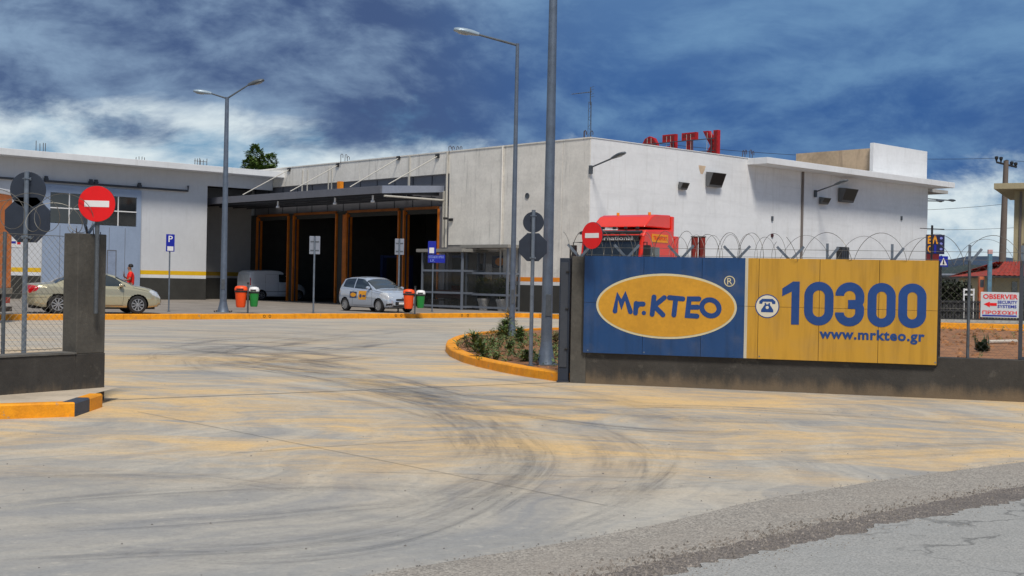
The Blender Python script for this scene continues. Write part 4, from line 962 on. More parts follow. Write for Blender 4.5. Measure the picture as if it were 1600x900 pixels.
hood('large black floodlight right of the wall lamp under the slab', 1314, 1337, 292, 318)
# ---- lamp heads
def lamp_head(parent, M, L=.78, m=M_GALV, name='lamp_head'):
    """cobra head pointing along local +x of M, opening downwards"""
    k = 10; vs = []; fs = []; n_ = 12
    for i in range(k+1):
        u = i/k; w = .045+.115*sin(min(1, u*1.15)*pi*.62)**1.2*(1 if u < .75 else sqrt(max(0.02, 1-((u-.75)/.26)**2))); h = .04+.07*sin(min(1, u+.12)*pi*.8)*(1 if u < .8 else sqrt(max(.03, 1-((u-.8)/.21)**2)))
        for j in range(n_):
            a = 2*pi*j/n_; vs.append(M @ Vector((u*L, cos(a)*w, sin(a)*h*(1 if sin(a) > 0 else .55))))
    for i in range(k):
        for j in range(n_): fs.append((i*n_+j, i*n_+(j+1) % n_, (i+1)*n_+(j+1) % n_, (i+1)*n_+j))
    fs += [tuple(range(n_)), tuple(range(k*n_, k*n_+n_))]
    b = MB(); b.add(vs, fs); b.build(name, m, parent, smooth=60)
    b = MB(); b.lathe([(.012, -.085), (.07, -.075), (.095, -.045), (.1, -.03)], 14, M @ Matrix.Translation((L*.62, 0, 0)) @ Matrix.Diagonal((1.9, 1, 1, 1))); b.build('lamp_glass', mat('lamp_glass', (.35, .38, .4), .15), parent, smooth=True)
M_LAMPH = mat('lamp_head_shell', lin(150, 168, 182), .35, .2, var=.06)
M_LAMPD = mat('lamp_head_dark', lin(92, 98, 104), .45, .3, var=.08)
def wall_lamp(label, b0, b1, xl=None, off=0):
    v = bl(*b0, y=-.1); e = bl(*b1, y=-1.3)
    r = thing('wall_lamp', label, 'wall lamp', world((v.x, 0, v.z)), BR, 'street lamps on arms along the white wall')
    MB().box(-.07, .07, -.14, -.0, -.28, .1).build('wall_bracket', M_GALV2, r, bevel=.01)
    b = MB(); p0 = Vector((0, -.1, .02)); p1 = Vector((e.x-v.x, -1.3, e.z-v.z)); b.tube([p0, p1], .035, 8); b.build('arm', M_GALV2, r, smooth=True)
    d = (p1-p0).normalized(); s_ = d.cross(Vector((0, 0, 1))).normalized(); u = s_.cross(d)
    M = Matrix(((d.x, -s_.x, u.x, p1.x), (d.y, -s_.y, u.y, p1.y), (d.z, -s_.z, u.z, p1.z), (0, 0, 0, 1))); lamp_head(r, M, .85, M_LAMPD)
wall_lamp('wall lamp on an arm near the corner of the white wall', (924, 262), (955, 248))
wall_lamp('wall lamp on an arm under the projecting roof slab', (1275, 300), (1304, 289))
# ================================================================== VEHICLES
def lerp_tab(tab, x):
    if x <= tab[0][0]: return tab[0][1]
    for (a, va), (b, vb_) in zip(tab, tab[1:]):
        if x <= b:
            u = (x-a)/(b-a); u = u*u*(3-2*u)*.35+u*.65; return va+(vb_-va)*u
    return tab[-1][1]
def inpoly(x, y, P_):
    c = False
    for i in range(len(P_)):
        (x1, y1), (x2, y2) = P_[i], P_[i-1]
        if (y1 > y) != (y2 > y) and x < (x2-x1)*(y-y1)/(y2-y1)+x1: c = not c
    return c
M_TYRE = mat('tyre_rubber', (.018, .018, .019), .85, var=.25, scale=9)
M_RIM = mat('alloy_rim', (.42, .43, .45), .35, .7, var=.1)
M_RIMB = mat('rim_gap', (.012, .012, .013), .7)
M_CGL = mat('car_glass', (.02, .028, .032), .05, var=.2, spec=.9, coat=.6)
M_HEAD = mat('headlight_glass', (.62, .64, .66), .12, .2, var=.15, scale=12, coat=.8)
M_TAIL = mat('tail_light', lin(180, 14, 26), .18, var=.2, scale=10, coat=.6)
def wheel(parent, x, y, r, side, w=.2, spokes=9, rim=M_RIM):
    t_ = bpy.data.objects.new('wheel', None); COL.objects.link(t_); t_.parent = parent; t_.location = (x, y, r)
    M = Matrix.Rotation(-side*pi/2, 4, 'X')
    prof = [(r*.66, -w*.5), (r*.86, -w*.5), (r*.97, -w*.42), (r, -w*.25), (r, w*.25), (r*.97, w*.42), (r*.86, w*.5), (r*.68, w*.47), (r*.66, w*.3)]
    MB().lathe(prof, 28, M, cap=True).build('tyre', M_TYRE, t_, smooth=45)
    b = MB(); b.lathe([(r*.6, w*.30), (r*.66, w*.30), (r*.67, w*.46), (r*.62, w*.46), (r*.6, w*.34)], 28, M, cap=False); b.lathe([(0.001, w*.44), (r*.15, w*.44), (r*.17, w*.36)], 16, M, cap=False)
    for k in range(spokes):
        a = 2*pi*k/spokes; c_, s_ = cos(a), sin(a); tw = .5
        q = lambda rr_, d: (rr_*c_-d*s_, rr_*s_+d*c_)
        b.prism([q(r*.12, -r*.045), q(r*.63, -r*.075), q(r*.63, r*.075), q(r*.12, r*.045)], M, w*.42, w*.34)
    b.build('rim', rim, t_, smooth=35)
    MB().lathe([(0.001, w*.305), (r*.63, w*.305)], 20, M, cap=False).build('brake_shadow', M_RIMB, t_)
def car(name, label, cat, loc, rz_, T, paint, group=None):
    root = thing(name, label, cat, loc, rz_, group)
    L, wb = T['L'], T['wheels']; R = T['R']
    NS = T.get('NS', 170); rows = [1, 2, 7, 7, 2, 14, 5, 5]
    xs = [L*(i/NS) for i in range(NS+1)]
    xs = [L*(.5-.5*cos(pi*i/NS))*.25+L*(i/NS)*.75 for i in range(NS+1)]
    def section(x):
        zs, w, zb, wr, zt = (lerp_tab(T[k], x) for k in ('sill', 'w', 'belt', 'wr', 'top'))
        zb = min(zb, zt-.03); cr = min(.06, (zt-zb)*.35)
        C_ = [(0, zs), (.80*w, zs), (.955*w, zs+.06), (w, zs+.52*(zb-zs)), (.975*w, zb-.04), (.94*w, zb+.012), (wr, zt-cr), (.62*wr, zt-cr*.22), (0, zt)]
        out = []
        for s_ in range(8):
            p0 = C_[max(0, s_-1)]; p1 = C_[s_]; p2 = C_[s_+1]; p3 = C_[min(8, s_+2)]
            for k in range(rows[s_]):
                u = k/rows[s_]
                if s_ == 5: q = (p1[0]+(p2[0]-p1[0])*u+.02*sin(pi*u), p1[1]+(p2[1]-p1[1])*u)
                elif s_ in (6, 7):
                    q = tuple(.5*((2*p1[i])+(-(p1[i] if s_ == 6 else p0[i])+p2[i])*u+(2*(p1[i] if s_ == 6 else p0[i])-5*p1[i]+4*p2[i]-(p3[i] if s_ == 6 else p1[i]))*u*u+(-(p1[i] if s_ == 6 else p0[i])+3*p1[i]-3*p2[i]+(p3[i] if s_ == 6 else p1[i]))*u**3) for i in (0, 1)) if s_ == 6 else (p1[0]+(p2[0]-p1[0])*u, p1[1]+(p2[1]-p1[1])*(1-(1-u)**2))
                else: q = tuple(.5*((2*p1[i])+(-p0[i]+p2[i])*u+(2*p0[i]-5*p1[i]+4*p2[i]-p3[i])*u*u+(-p0[i]+3*p1[i]-3*p2[i]+p3[i])*u**3) for i in (0, 1))
                out.append(q)
        out.append(C_[8]); return out
    SEC = [section(x) for x in xs]; n_ = len(SEC[0]); cum = [0]
    for r_ in rows: cum.append(cum[-1]+r_)
    def ysurf(x, z):
        i = min(range(len(xs)), key=lambda k: abs(xs[k]-x)); S_ = SEC[i]; best = 0
        for a, b in zip(S_[cum[1]:cum[6]+1], S_[cum[1]+1:cum[6]+2]):
            if (a[1]-z)*(b[1]-z) <= 0 and abs(a[1]-b[1]) > 1e-6: best = max(best, a[0]+(b[0]-a[0])*(z-a[1])/(b[1]-a[1]))
        return best
    V = {}; G = {}
    GX = [[(xs[i], SEC[i][j][0], SEC[i][j][1]) for j in range(n_)] for i in range(NS+1)]
    segof = [next((k for k in range(8) if cum[k] <= j < cum[k+1]), 7) for j in range(n_)]
    def snap(i, j, P_, lim):
        x, y, z = GX[i][j]; best = None
        for a in range(len(P_)):
            (x1, y1), (x2, y2) = P_[a-1], P_[a]; dx, dy = x2-x1, y2-y1; u = max(0, min(1, ((x-x1)*dx+(z-y1)*dy)/(dx*dx+dy*dy+1e-9)))
            qx, qz = x1+u*dx, y1+u*dy; d = sqrt((x-qx)**2+(z-qz)**2)
            if best is None or d < best[0]: best = (d, qx, qz)
        if best[0] < lim: GX[i][j] = (best[1], y, best[2])
    dxm = L/NS
    for i in range(1, NS):
        for j in range(n_):
            x, y, z = GX[i][j]; sg_ = segof[j]
            if 1 <= sg_ <= 4:
                for wx_ in wb:
                    d = sqrt((x-wx_)**2+(z-R)**2); Rr = R*1.17
                    if abs(d-Rr) < max(dxm, .03)*.62 and y > .5*lerp_tab(T['w'], x): GX[i][j] = (wx_+(x-wx_)*Rr/d, y, R+(z-R)*Rr/d)
            if sg_ == 5:
                for q in T['side_glass']: snap(i, j, q, dxm*.55)
            for nm, q, y0, y1 in T['spots']:
                if y0 <= y <= y1 and nm != 'grille' and 2 <= sg_ <= 7: snap(i, j, q, dxm*.5)
    def put(kind, quad):
        b = G.setdefault(kind, MB()); b.add(quad, [(0, 1, 2, 3)])
    sgn_parts = {}
    for i in range(NS):
        for j in range(n_-1):
            xm, y, z = (sum(GX[a][b][c] for a in (i, i+1) for b in (j, j+1))/4 for c in range(3))
            seg = next(k for k in range(8) if cum[k] <= j < cum[k+1]); kind = 'body'
            if seg in (5,) and any(inpoly(xm, z, q) for q in T['side_glass']): kind = 'window'
            if seg >= 6 or (seg == 5 and j >= cum[6]-2):
                if T['ws'][0] < xm < T['ws'][1]: kind = 'windscreen'
                if T['rg'] and T['rg'][0] < xm < T['rg'][1]: kind = 'rear_window'
            for nm, q, y0, y1 in T['spots']:
                if y0 <= y <= y1 and inpoly(xm, z, q): kind = nm
            if 1 <= seg <= 4 or seg == 0:
                if any((xm-wx_)**2+(z-R)**2 < (R*1.17)**2 for wx_ in wb) and y > .5*lerp_tab(T['w'], xm): kind = None
            if kind is None: continue
            for sg in (1, -1):
                qd = [(GX[a][b][0], sg*GX[a][b][1], GX[a][b][2]) for a, b in ((i, j), (i+1, j), (i+1, j+1), (i, j+1))]
                if sg < 0: qd = qd[::-1]
                put((kind, sg) if kind in ('window', 'headlight', 'tail_light', 'fog_light') else (kind, 0), qd)
    for e in (0, NS):
        S_ = [(xs[e], q[0], q[1]) for q in SEC[e]]+[(xs[e], -q[0], q[1]) for q in SEC[e][::-1]]
        b = G[('body', 0)]; b.add(S_, [tuple(range(len(S_)))])
    mats = {'body': paint, 'window': M_CGL, 'windscreen': M_CGL, 'rear_window': M_CGL, 'headlight': M_HEAD, 'tail_light': M_TAIL, 'grille': M_DARK, 'fog_light': M_DARK, 'trim': M_DARK}
    for (k, sg), b in G.items():
        me = bpy.data.meshes.new(k); me.from_pydata(b.v, [], b.f); bm = bmesh.new(); bm.from_mesh(me)
        bmesh.ops.remove_doubles(bm, verts=bm.verts, dist=.0004)
        bmesh.ops.recalc_face_normals(bm, faces=bm.faces)
        if k == 'body':
            pass
        bm.to_mesh(me); bm.free(); me.polygons.foreach_set('use_smooth', [True]*len(me.polygons))
        try: me.set_sharp_from_angle(angle=radians(48))
        except Exception: pass
        me.materials.append(mats[k]); o = bpy.data.objects.new(k, me); COL.objects.link(o); o.parent = root
    for nm, x0, y0, z0, z1, m_ in T.get('front', []): MB().box(L-.03, L+x0, -y0, y0, z0, z1).build(nm, m_, root, bevel=.004)
    # dark floor, arches
    w_ = lerp_tab(T['w'], L/2)
    MB().box(.25, L-.25, -w_*.70, w_*.70, .17, .42).build('underbody', M_BLACK, root)
    for wx_ in wb:
        for sg in (1, -1):
            b = MB(); k = 18; r1 = R*1.16; arcp = [(wx_+r1*cos(pi*i/k-.2*(1 if 0 else 0)), max(.2, R+r1*sin(pi*i/k))) for i in range(k+1)]
            vs = [(x, sg*(w_*.985 if True else 0)-sg*.012, z) for x, z in arcp]+[(x, sg*w_*.66, z) for x, z in arcp]
            b.add(vs, [(i, i+1, k+2+i, k+1+i) for i in range(k)]); b.add([(x, sg*w_*.66, z) for x, z in arcp], [tuple(range(k+1))]); b.build('arch_liner', M_BLACK, root, fix=False)
            wheel(root, wx_, sg*(w_-.115), R, sg, .2, T.get('spokes', 9), T.get('rim', M_RIM))
    def sideline(nm, pts, m, th=.007, sides=(1, -1), off=.001):
        for sg in sides:
            P_ = []
            for (x0, z0), (x1, z1) in zip(pts, pts[1:]):
                for k in range(8): x = x0+(x1-x0)*k/8; z = z0+(z1-z0)*k/8; P_.append((x, sg*(ysurf(x, z)+off), z))
            P_.append((pts[-1][0], sg*(ysurf(*pts[-1])+off), pts[-1][1])); MB().tube(P_, th, 4).build(nm, m, root)
    for q in T['seams']: sideline('door_seam', q, M_DARK, .005)
    for q in T.get('rubs', []): sideline('side_trim', q, T.get('rubmat', M_DARK), .016)
    for x, z in T['handles']:
        for sg in (1, -1):
            MB().box(x-.09, x+.09, sg*(ysurf(x, z)+.002), sg*(ysurf(x, z)+.035), z-.018, z+.018).build('door_handle', paint, root, bevel=.008)
    mx_, mz_ = T['mirror']
    for sg in (1, -1):
        y0 = sg*(ysurf(mx_, mz_-.03)); b = MB()
        b.lathe([(.01, -.10), (.06, -.085), (.085, -.02), (.085, .05), (.07, .085), (.01, .09)], 14, Matrix.Translation((mx_, y0+sg*.13, mz_+.02)) @ Matrix.Diagonal((.75, 1.15, .8, 1)) @ Matrix.Rotation(pi/2, 4, 'Y')); b.build('mirror', paint, root, smooth=True)
        MB().box(mx_-.03, mx_+.03, y0-sg*.02, y0+sg*.08, mz_-.05, mz_-.015).build('mirror_arm', M_DARK, root)
    return root, ysurf
M_SEDAN = mat('champagne_metallic', lin(178, 172, 146), .11, .35, var=.0, coat=.5)
SED = dict(L=4.63, NS=200, front=[('lower_grille', .006, .42, .32, .40, M_DARK), ('upper_grille', .004, .34, .46, .53, M_DARK)], wheels=(1.0, 3.72), R=.325,
           sill=[(0, .42), (.12, .30), (.5, .22), (4.1, .22), (4.45, .25), (4.63, .34)],
           w=[(0, .60), (.06, .72), (.25, .82), (.8, .875), (1.8, .885), (3.4, .885), (4.1, .85), (4.4, .77), (4.56, .66), (4.63, .52)],
           belt=[(0, .55), (.05, .86), (.3, .92), (.8, .945), (2, .92), (3.4, .90), (3.9, .84), (4.3, .76), (4.5, .66), (4.6, .56), (4.63, .48)],
           wr=[(0, .42), (.1, .60), (.5, .70), (.95, .66), (1.6, .56), (2.6, .57), (3.0, .60), (3.62, .74), (4.0, .72), (4.4, .6), (4.63, .40)],
           top=[(0, .60), (.04, .96), (.12, 1.035), (.5, 1.06), (.86, 1.09), (1.2, 1.26), (1.62, 1.415), (2.1, 1.475), (2.55, 1.475), (2.95, 1.40), (3.3, 1.22), (3.64, 1.03), (3.95, .99), (4.25, .92), (4.45, .83), (4.57, .71), (4.63, .56)],
           side_glass=[[(1.22, 1.00), (1.50, 1.27), (1.85, 1.385), (2.18, 1.405), (2.16, .985)], [(2.26, .985), (2.27, 1.405), (2.68, 1.38), (2.95, 1.27), (3.28, 1.03), (3.30, .975)]],
           ws=(2.98, 3.58), rg=(.93, 1.58),
           spots=[('headlight', [(4.12, .80), (4.30, .66), (4.56, .56), (4.60, .66), (4.40, .84), (4.2, .86)], .30, .9), ('tail_light', [(-.01, .74), (-.01, .98), (.16, .99), (.40, .93), (.30, .80), (.12, .72)], .38, .95),
                  ('grille', [(4.55, .58), (4.64, .50), (4.64, .60), (4.55, .70)], 0, .40), ('grille', [(4.5, .24), (4.7, .30), (4.7, .42), (4.5, .42)], 0, .5)],
           seams=[[(1.30, .95), (1.42, .60), (1.50, .30), (3.18, .30), (3.22, .60), (3.20, .93)], [(2.22, .30), (2.24, .96)], [(3.55, .94), (4.15, .80)], [(.05, .55), (.62, .56)]],
           rubs=[[(1.5, .34), (3.2, .34)]], rubmat=M_SEDAN, handles=[(1.55, .83), (2.42, .81)], mirror=(3.12, 1.0))
p = hit(150, 489.3, .19)
pr_ = hit(90, 490.2, .19); an_ = radians(30)
sed, ys_sed = car('saloon_car', 'beige-gold metallic saloon car parked behind the left gate pillar', 'car', (pr_.x-1.0*cos(an_)-.8*sin(an_)*1, pr_.y-1.0*sin(an_)+.8*cos(an_), .192), an_, SED, M_SEDAN)
# hatchback
M_HATCH = mat('silver_blue_metallic', lin(182, 192, 206), .11, .35, var=.0, coat=.5)
HAT = dict(L=3.75, front=[('lower_grille', .006, .42, .31, .47, M_DARK), ('upper_grille', .004, .34, .50, .53, M_DARK)], wheels=(.62, 3.08), R=.285, NS=180, spokes=14,
           sill=[(0, .40), (.12, .28), (.4, .20), (3.3, .20), (3.6, .22), (3.75, .30)],
           w=[(0, .66), (.06, .76), (.3, .835), (.9, .85), (2.8, .85), (3.3, .82), (3.58, .74), (3.70, .64), (3.75, .52)],
           belt=[(0, .56), (.04, .84), (.15, .99), (.5, 1.0), (1.5, .95), (2.6, .90), (3.1, .86), (3.4, .79), (3.62, .68), (3.75, .48)],
           wr=[(0, .50), (.1, .64), (.4, .62), (1.0, .60), (1.8, .61), (2.2, .63), (2.9, .74), (3.2, .72), (3.5, .62), (3.75, .40)],
           top=[(0, .60), (.03, .92), (.08, 1.08), (.20, 1.30), (.36, 1.455), (.7, 1.51), (1.3, 1.53), (1.75, 1.50), (2.1, 1.40), (2.5, 1.20), (2.88, 1.01), (3.2, .95), (3.45, .86), (3.62, .73), (3.72, .60), (3.75, .52)],
           side_glass=[[(.40, 1.06), (.44, 1.36), (.62, 1.42), (1.22, 1.44), (1.23, 1.01)], [(1.29, 1.005), (1.29, 1.44), (1.75, 1.41), (2.10, 1.27), (2.52, 1.00), (2.55, .955)]],
           ws=(2.05, 2.82), rg=(.12, .34),
           spots=[('headlight', [(3.12, .74), (3.34, .60), (3.64, .54), (3.67, .64), (3.48, .82), (3.25, .86)], .42, .9), ('tail_light', [(-.01, .72), (-.01, .98), (.10, 1.04), (.16, .96), (.14, .74)], .48, .95),
                  ('grille', [(3.69, .54), (3.76, .50), (3.76, .57), (3.68, .60)], 0, .38), ('grille', [(3.4, .25), (3.8, .25), (3.8, .49), (3.4, .49)], 0, .50), ('fog_light', [(3.4, .28), (3.74, .32), (3.74, .40), (3.4, .38)], .56, .74)],
           seams=[[(1.02, .28), (.98, .6), (1.24, .98)][::1], [(1.18, .28), (1.26, .98)], [(1.26, .28), (2.62, .28), (2.66, .6), (2.58, .92)], [(2.75, .92), (3.3, .84)]],
           rubs=[], handles=[(1.42, .86)], mirror=(2.42, 1.02))
HAT['seams'].pop(0)
ha = BR-pi/2; pf = hit(591.5, 488.3, .19)                      # near front wheel foot
dirn = Vector((cos(ha), sin(ha), 0)); lft = Vector((-sin(ha), cos(ha), 0))
ho = pf-dirn*3.08+lft*.8
hat, ys_h = car('hatchback_car', 'small silver-blue hatchback with yellow and blue door stickers parked before the garage bays', 'car', (ho.x, ho.y, .192), ha, HAT, M_HATCH)
def patch(root, ysf, sg, x0, x1, z0, z1, m, name, off=.003, ell=False):
    b = MB(); k = 10; vs = []
    for i in range(k+1):
        for j in range(7):
            x = x0+(x1-x0)*i/k; z = z0+(z1-z0)*j/6
            if ell:
                u = 2*i/k-1; h_ = sqrt(max(0, 1-u*u)); z = (z0+z1)/2+(z1-z0)/2*h_*(2*j/6-1)
            vs.append((x, sg*(ysf(x, z)+off), z))
    b.add(vs, [(i*7+j, i*7+j+1, (i+1)*7+j+1, (i+1)*7+j) for i in range(k) for j in range(6)]); return b.build(name, m, root, smooth=True)
M_NAVY = mat('sticker_navy', lin(46, 60, 100), .4); M_STY = mat('sticker_yellow', lin(232, 160, 30), .4)
for sg in (-1, 1):
    patch(hat, ys_h, sg, 1.0, 1.52, .58, .86, M_NAVY, 'blue_sticker'); patch(hat, ys_h, sg, 1.05, 1.48, .63, .81, M_STY, 'logo_oval', .006, True)
    patch(hat, ys_h, sg, 1.66, 2.22, .52, .90, M_STY, 'yellow_sticker'); patch(hat, ys_h, sg, 1.72, 1.9, .6, .76, M_NAVY, 'phone_print', .006, True); patch(hat, ys_h, sg, 1.95, 2.16, .64, .72, M_NAVY, 'number_print', .006)
# number plates
MB().box(3.757, 3.765, -.24, .24, .36, .45).build('number_plate', M_WHP, hat)
# wipers / badge
MB().box(3.70, 3.725, -.04, .04, .62, .66).build('badge', M_RIM, hat)

# ---- van backing half out of the far left bay
M_VAN = mat('white_van_paint', lin(206, 210, 214), .35, var=.04, coat=.4)
VAN = dict(L=4.0, wheels=(.75, 3.35), R=.30, NS=120, spokes=7,
           sill=[(0, .40), (.1, .30), (.4, .24), (3.6, .24), (4.0, .34)],
           w=[(0, .78), (.05, .82), (.3, .86), (3.2, .86), (3.7, .80), (3.93, .68), (4.0, .5)],
           belt=[(0, .9), (.1, 1.05), (2.6, 1.05), (3.0, 1.0), (3.5, .92), (3.85, .78), (4.0, .55)],
           wr=[(0, .68), (.3, .72), (2.2, .72), (3.0, .74), (3.6, .7), (4.0, .45)],
           top=[(0, 1.55), (.05, 1.72), (.2, 1.80), (1.6, 1.84), (2.1, 1.82), (2.5, 1.62), (3.1, 1.12), (3.5, 1.02), (3.85, .86), (4.0, .6)],
           side_glass=[[(1.95, 1.10), (1.95, 1.58), (2.35, 1.56), (2.85, 1.1)]], ws=(2.3, 3.0), rg=None,
           spots=[('headlight', [(3.5, .7), (3.9, .6), (3.95, .8), (3.6, .9)], .4, .9), ('tail_light', [(-.01, .9), (-.01, 1.35), (.05, 1.35), (.05, .9)], .6, .9), ('grille', [(3.8, .3), (4.1, .3), (4.1, .5), (3.8, .5)], 0, .5)],
           seams=[[(1.0, .35), (1.02, 1.55), (1.88, 1.58), (1.88, .35)], [(1.9, .35), (2.85, .35), (2.9, 1.0)]], rubs=[[(.95, .55), (3.1, .55)]], handles=[(1.75, .95), (2.05, .95)], mirror=(2.75, 1.12))
va = BR
dv = Vector((cos(va), sin(va), 0)); lv = Vector((-sin(va), cos(va), 0)); yc_v = (fy(449)+fy(402))/2-.1
vo = world((bl(369, 450, y=yc_v+.86).x, yc_v, 0))
van, ys_v = car('white_van', 'small white panel van standing in the leftmost garage bay', 'van', (vo.x, vo.y, .192), va, VAN, M_VAN)
for s in (-1, 1): MB().box(-.012, -.002, s*.02, s*.62, 1.12, 1.55).build('rear_door_panel', mat('van_panel', lin(190, 196, 202), .35), van, bevel=.004)
MB().box(-.014, -.001, -.26, .02, .82, .92).build('number_plate', M_WHP, van); MB().box(-.05, -.001, -.72, .72, .38, .52).build('rear_bumper', M_DARK, van, bevel=.02)

# ---- red lorry tractor behind the banner
M_TRED = mat('lorry_red', lin(232, 46, 18), .35, var=.06, coat=.5)
tc_ = atY(984, 400, 42.0)
ta = atan2(-.80, -.60)                                       # heading: towards the camera and left
tr = thing('red_lorry', 'red lorry cab with roof deflector standing behind the banner', 'lorry', (tc_.x, 42.6, .0), ta)
def tb(name, m, *bx, bevel=.03, parent=tr):
    for q in bx: o = MB().box(*q).build(name, m, parent, bevel=bevel)
    return o
SIDE = Matrix(((1, 0, 0, 0), (0, 0, -1, 0), (0, 1, 0, 0), (0, 0, 0, 1)))
b = MB(); b.prism([(-1.0, 1.0), (1.08, 1.0), (1.18, 1.3), (1.16, 2.2), (1.02, 3.22), (.86, 3.42), (-1.0, 3.50)], SIDE, 1.22, -1.22); b.build('cab', M_TRED, tr, bevel=.06)
b = MB(); b.prism([(-1.02, 3.53), (.70, 3.53), (.62, 3.60), (.22, 3.90), (.0, 3.97), (-1.02, 4.0)], SIDE, 1.05, -1.05); b.build('roof_deflector', M_TRED, tr, bevel=.09)
tb('deflector_flare', M_TRED, (-1.20, -1.025, -1.10, 1.10, 3.3, 3.96), bevel=.04)
for s in (-1, 1): tb('side_fairing', M_TRED, (-1.32, -1.02, s*1.08, s*1.22, 1.0, 3.28))
b = MB(); b.add([(1.182, -1.1, 2.28), (1.182, 1.1, 2.28), (1.06, 1.1, 3.16), (1.06, -1.1, 3.16)], [(0, 1, 2, 3)]); b.build('windscreen', M_CGL, tr)
b = MB(); b.box(-.10, .08, -1.2, 1.2, -.02, .07, Matrix.Translation((1.14, 0, 3.30)) @ Matrix.Rotation(.35, 4, 'Y')); b.build('sun_visor', M_DARK, tr, bevel=.02)
for y in (-.9, -.45, 0, .45, .9): tb('roof_light', M_DARK, (.86, .96, y-.05, y+.05, 3.44, 3.53), bevel=.015)
for y in (-.5, .75): b = MB(); b.tube([(-.1, y, 3.94), (-.1, y, 4.06)], .05, 8); b.build('beacon', mat('amber_lens', lin(240, 150, 20), .3), tr)
tb('windscreen_band', mat('band_dark', (.03, .03, .03), .4), (1.095, 1.13, -1.08, 1.08, 3.04, 3.22), bevel=0)
b = MB(); text_on(b, 'international', frame((1.132, 0, 3.13), (0, 1, 0), (0, 0, 1)), -.75, .85, -.06, .07, .01, .003); b.build('windscreen_lettering', M_WHP, tr, fix=False)
for s in (-1, 1):
    tb('side_window', M_CGL, (.0, .75, s*1.222, s*1.232, 2.1, 2.86), bevel=0)
    tb('door_sticker', mat('sticker_orange', lin(250, 160, 20), .4), (-.55, .52, s*1.222, s*1.234, 3.03, 3.30), bevel=0)
    b = MB(); text_on(b, 'TRANSPORT', frame((-.02, s*1.2345, 3.1), (-s, 0, 0), (0, 0, 1)), -.45, .45, 0, .14, .02, .003); b.build('sticker_lettering', M_RED, tr, fix=False)
    b = MB(); b.tube([(1.0, s*1.2, 3.0), (1.2, s*1.45, 3.0), (1.2, s*1.45, 2.1), (1.0, s*1.2, 2.1)], .02, 6); b.box(1.14, 1.26, s*1.34, s*1.56, 2.15, 2.9); b.build('mirror', M_DARK, tr, bevel=.02)
tb('grille', M_DARK, (1.18, 1.24, -.8, .8, 1.3, 2.0), bevel=.01); tb('bumper', M_TRED, (1.05, 1.35, -1.24, 1.24, .4, .99)); tb('chassis', M_DARK, (-4.2, .9, -.45, .45, .6, .95), bevel=.02)
for x in (.35, -2.9):
    for s in (-1, 1): wheel(tr, x, s*1.02, .52, s, .32, 8, M_RIM)
# rest of the lorry: red stanchions on the load bed
for i, (px, lab) in enumerate(((1085.5, 'left of the two dark red steel posts showing above the blue part of the banner'), (1097, 'right of the two dark red steel posts showing above the blue part of the banner'))):
    q = atY(px, 371, 34); r = thing('steel_post', lab, 'post', (q.x, 34, .1), .3, 'dark red steel posts behind the banner')
    MB().box(-.075, .075, -.06, .06, 0, q.z-.1).build('post', mat('dark_red_steel', lin(130, 32, 20), .6, var=.25, scale=4), r, bevel=.01); MB().box(-.085, .085, -.07, .07, q.z-.1+.002, q.z-.07).build('cap', M_RUST, r)
    MB().box(-.13, .13, -.12, .12, -.02, .0).build('foot_plate', M_RUST, r)

# ---- crate lorry at the left edge
M_ORW = mat('orange_load_frame', lin(228, 132, 66), .6, var=.1, scale=3)
M_CRT = mat('dark_red_crates', lin(128, 20, 14), .6, var=.2, scale=5)
q = atY(18, 400, 40.0); tl = thing('crate_lorry', 'lorry with orange frame body full of dark red crates at the left edge', 'lorry', (q.x, 40.0, .0), pi)
zt1 = atY(18, 306, 40).z
def lb_(name, m, *bx, bevel=.0):
    for q_ in bx: o = MB().box(*q_).build(name, m, tl, bevel=bevel)
    return o
lb_('end_frame', M_ORW, (0, .24, -.0, 2.4, 1.1, zt1), bevel=.02)
for k in range(6): 
    xx = .95+k*1.05; lb_('upright', M_ORW, (xx, xx+.1, -.02, .06, 1.1, zt1))
nr = 6; hh = (zt1-1.2)/nr
for r_ in range(nr):
    z = 1.18+r_*hh; lb_('side_rail', M_ORW, (.242, 7.5, -.015, .02, z-.045, z+.02))
    for c in range(10): 
        xx = .26+c*.52; lb_('crate', M_CRT, (xx, xx+.48, .03, .5, z+.03, z+hh-.08), bevel=.01)
lb_('roof_sheet', M_WHP, (-.04, 7.6, -.05, 2.45, zt1+.004, zt1+.17), bevel=.02); lb_('inner_load', M_CRT, (.3, 7.4, .55, 2.3, 1.15, zt1-.05))
lb_('bed', mat('lorry_bed', lin(150, 138, 120), .7), (-.04, 7.6, -.04, 2.44, .92, 1.09), bevel=.01); lb_('chassis', M_DARK, (.2, 9, .6, 1.8, .5, .9)); lb_('rear_guard', M_DARK, (-.05, .1, .0, 2.4, .35, .5), (.2, .6, .1, .3, .4, .9))
lb_('tail_lamp', M_TAIL, (-.06, .04, .2, .5, .62, .8))
lb_('cab', M_ORW, (7.9, 9.6, 0, 2.4, .6, 2.7), bevel=.1); lb_('cab_window', M_CGL, (8.3, 9.2, -.01, -.002, 1.7, 2.4))
for x in (1.9, 8.6):
    for y in (.2, 2.2): wheel(tl, x, y, .46, -1 if y < 1 else 1, .3, 8, M_RIM)
tl.location.z = .0

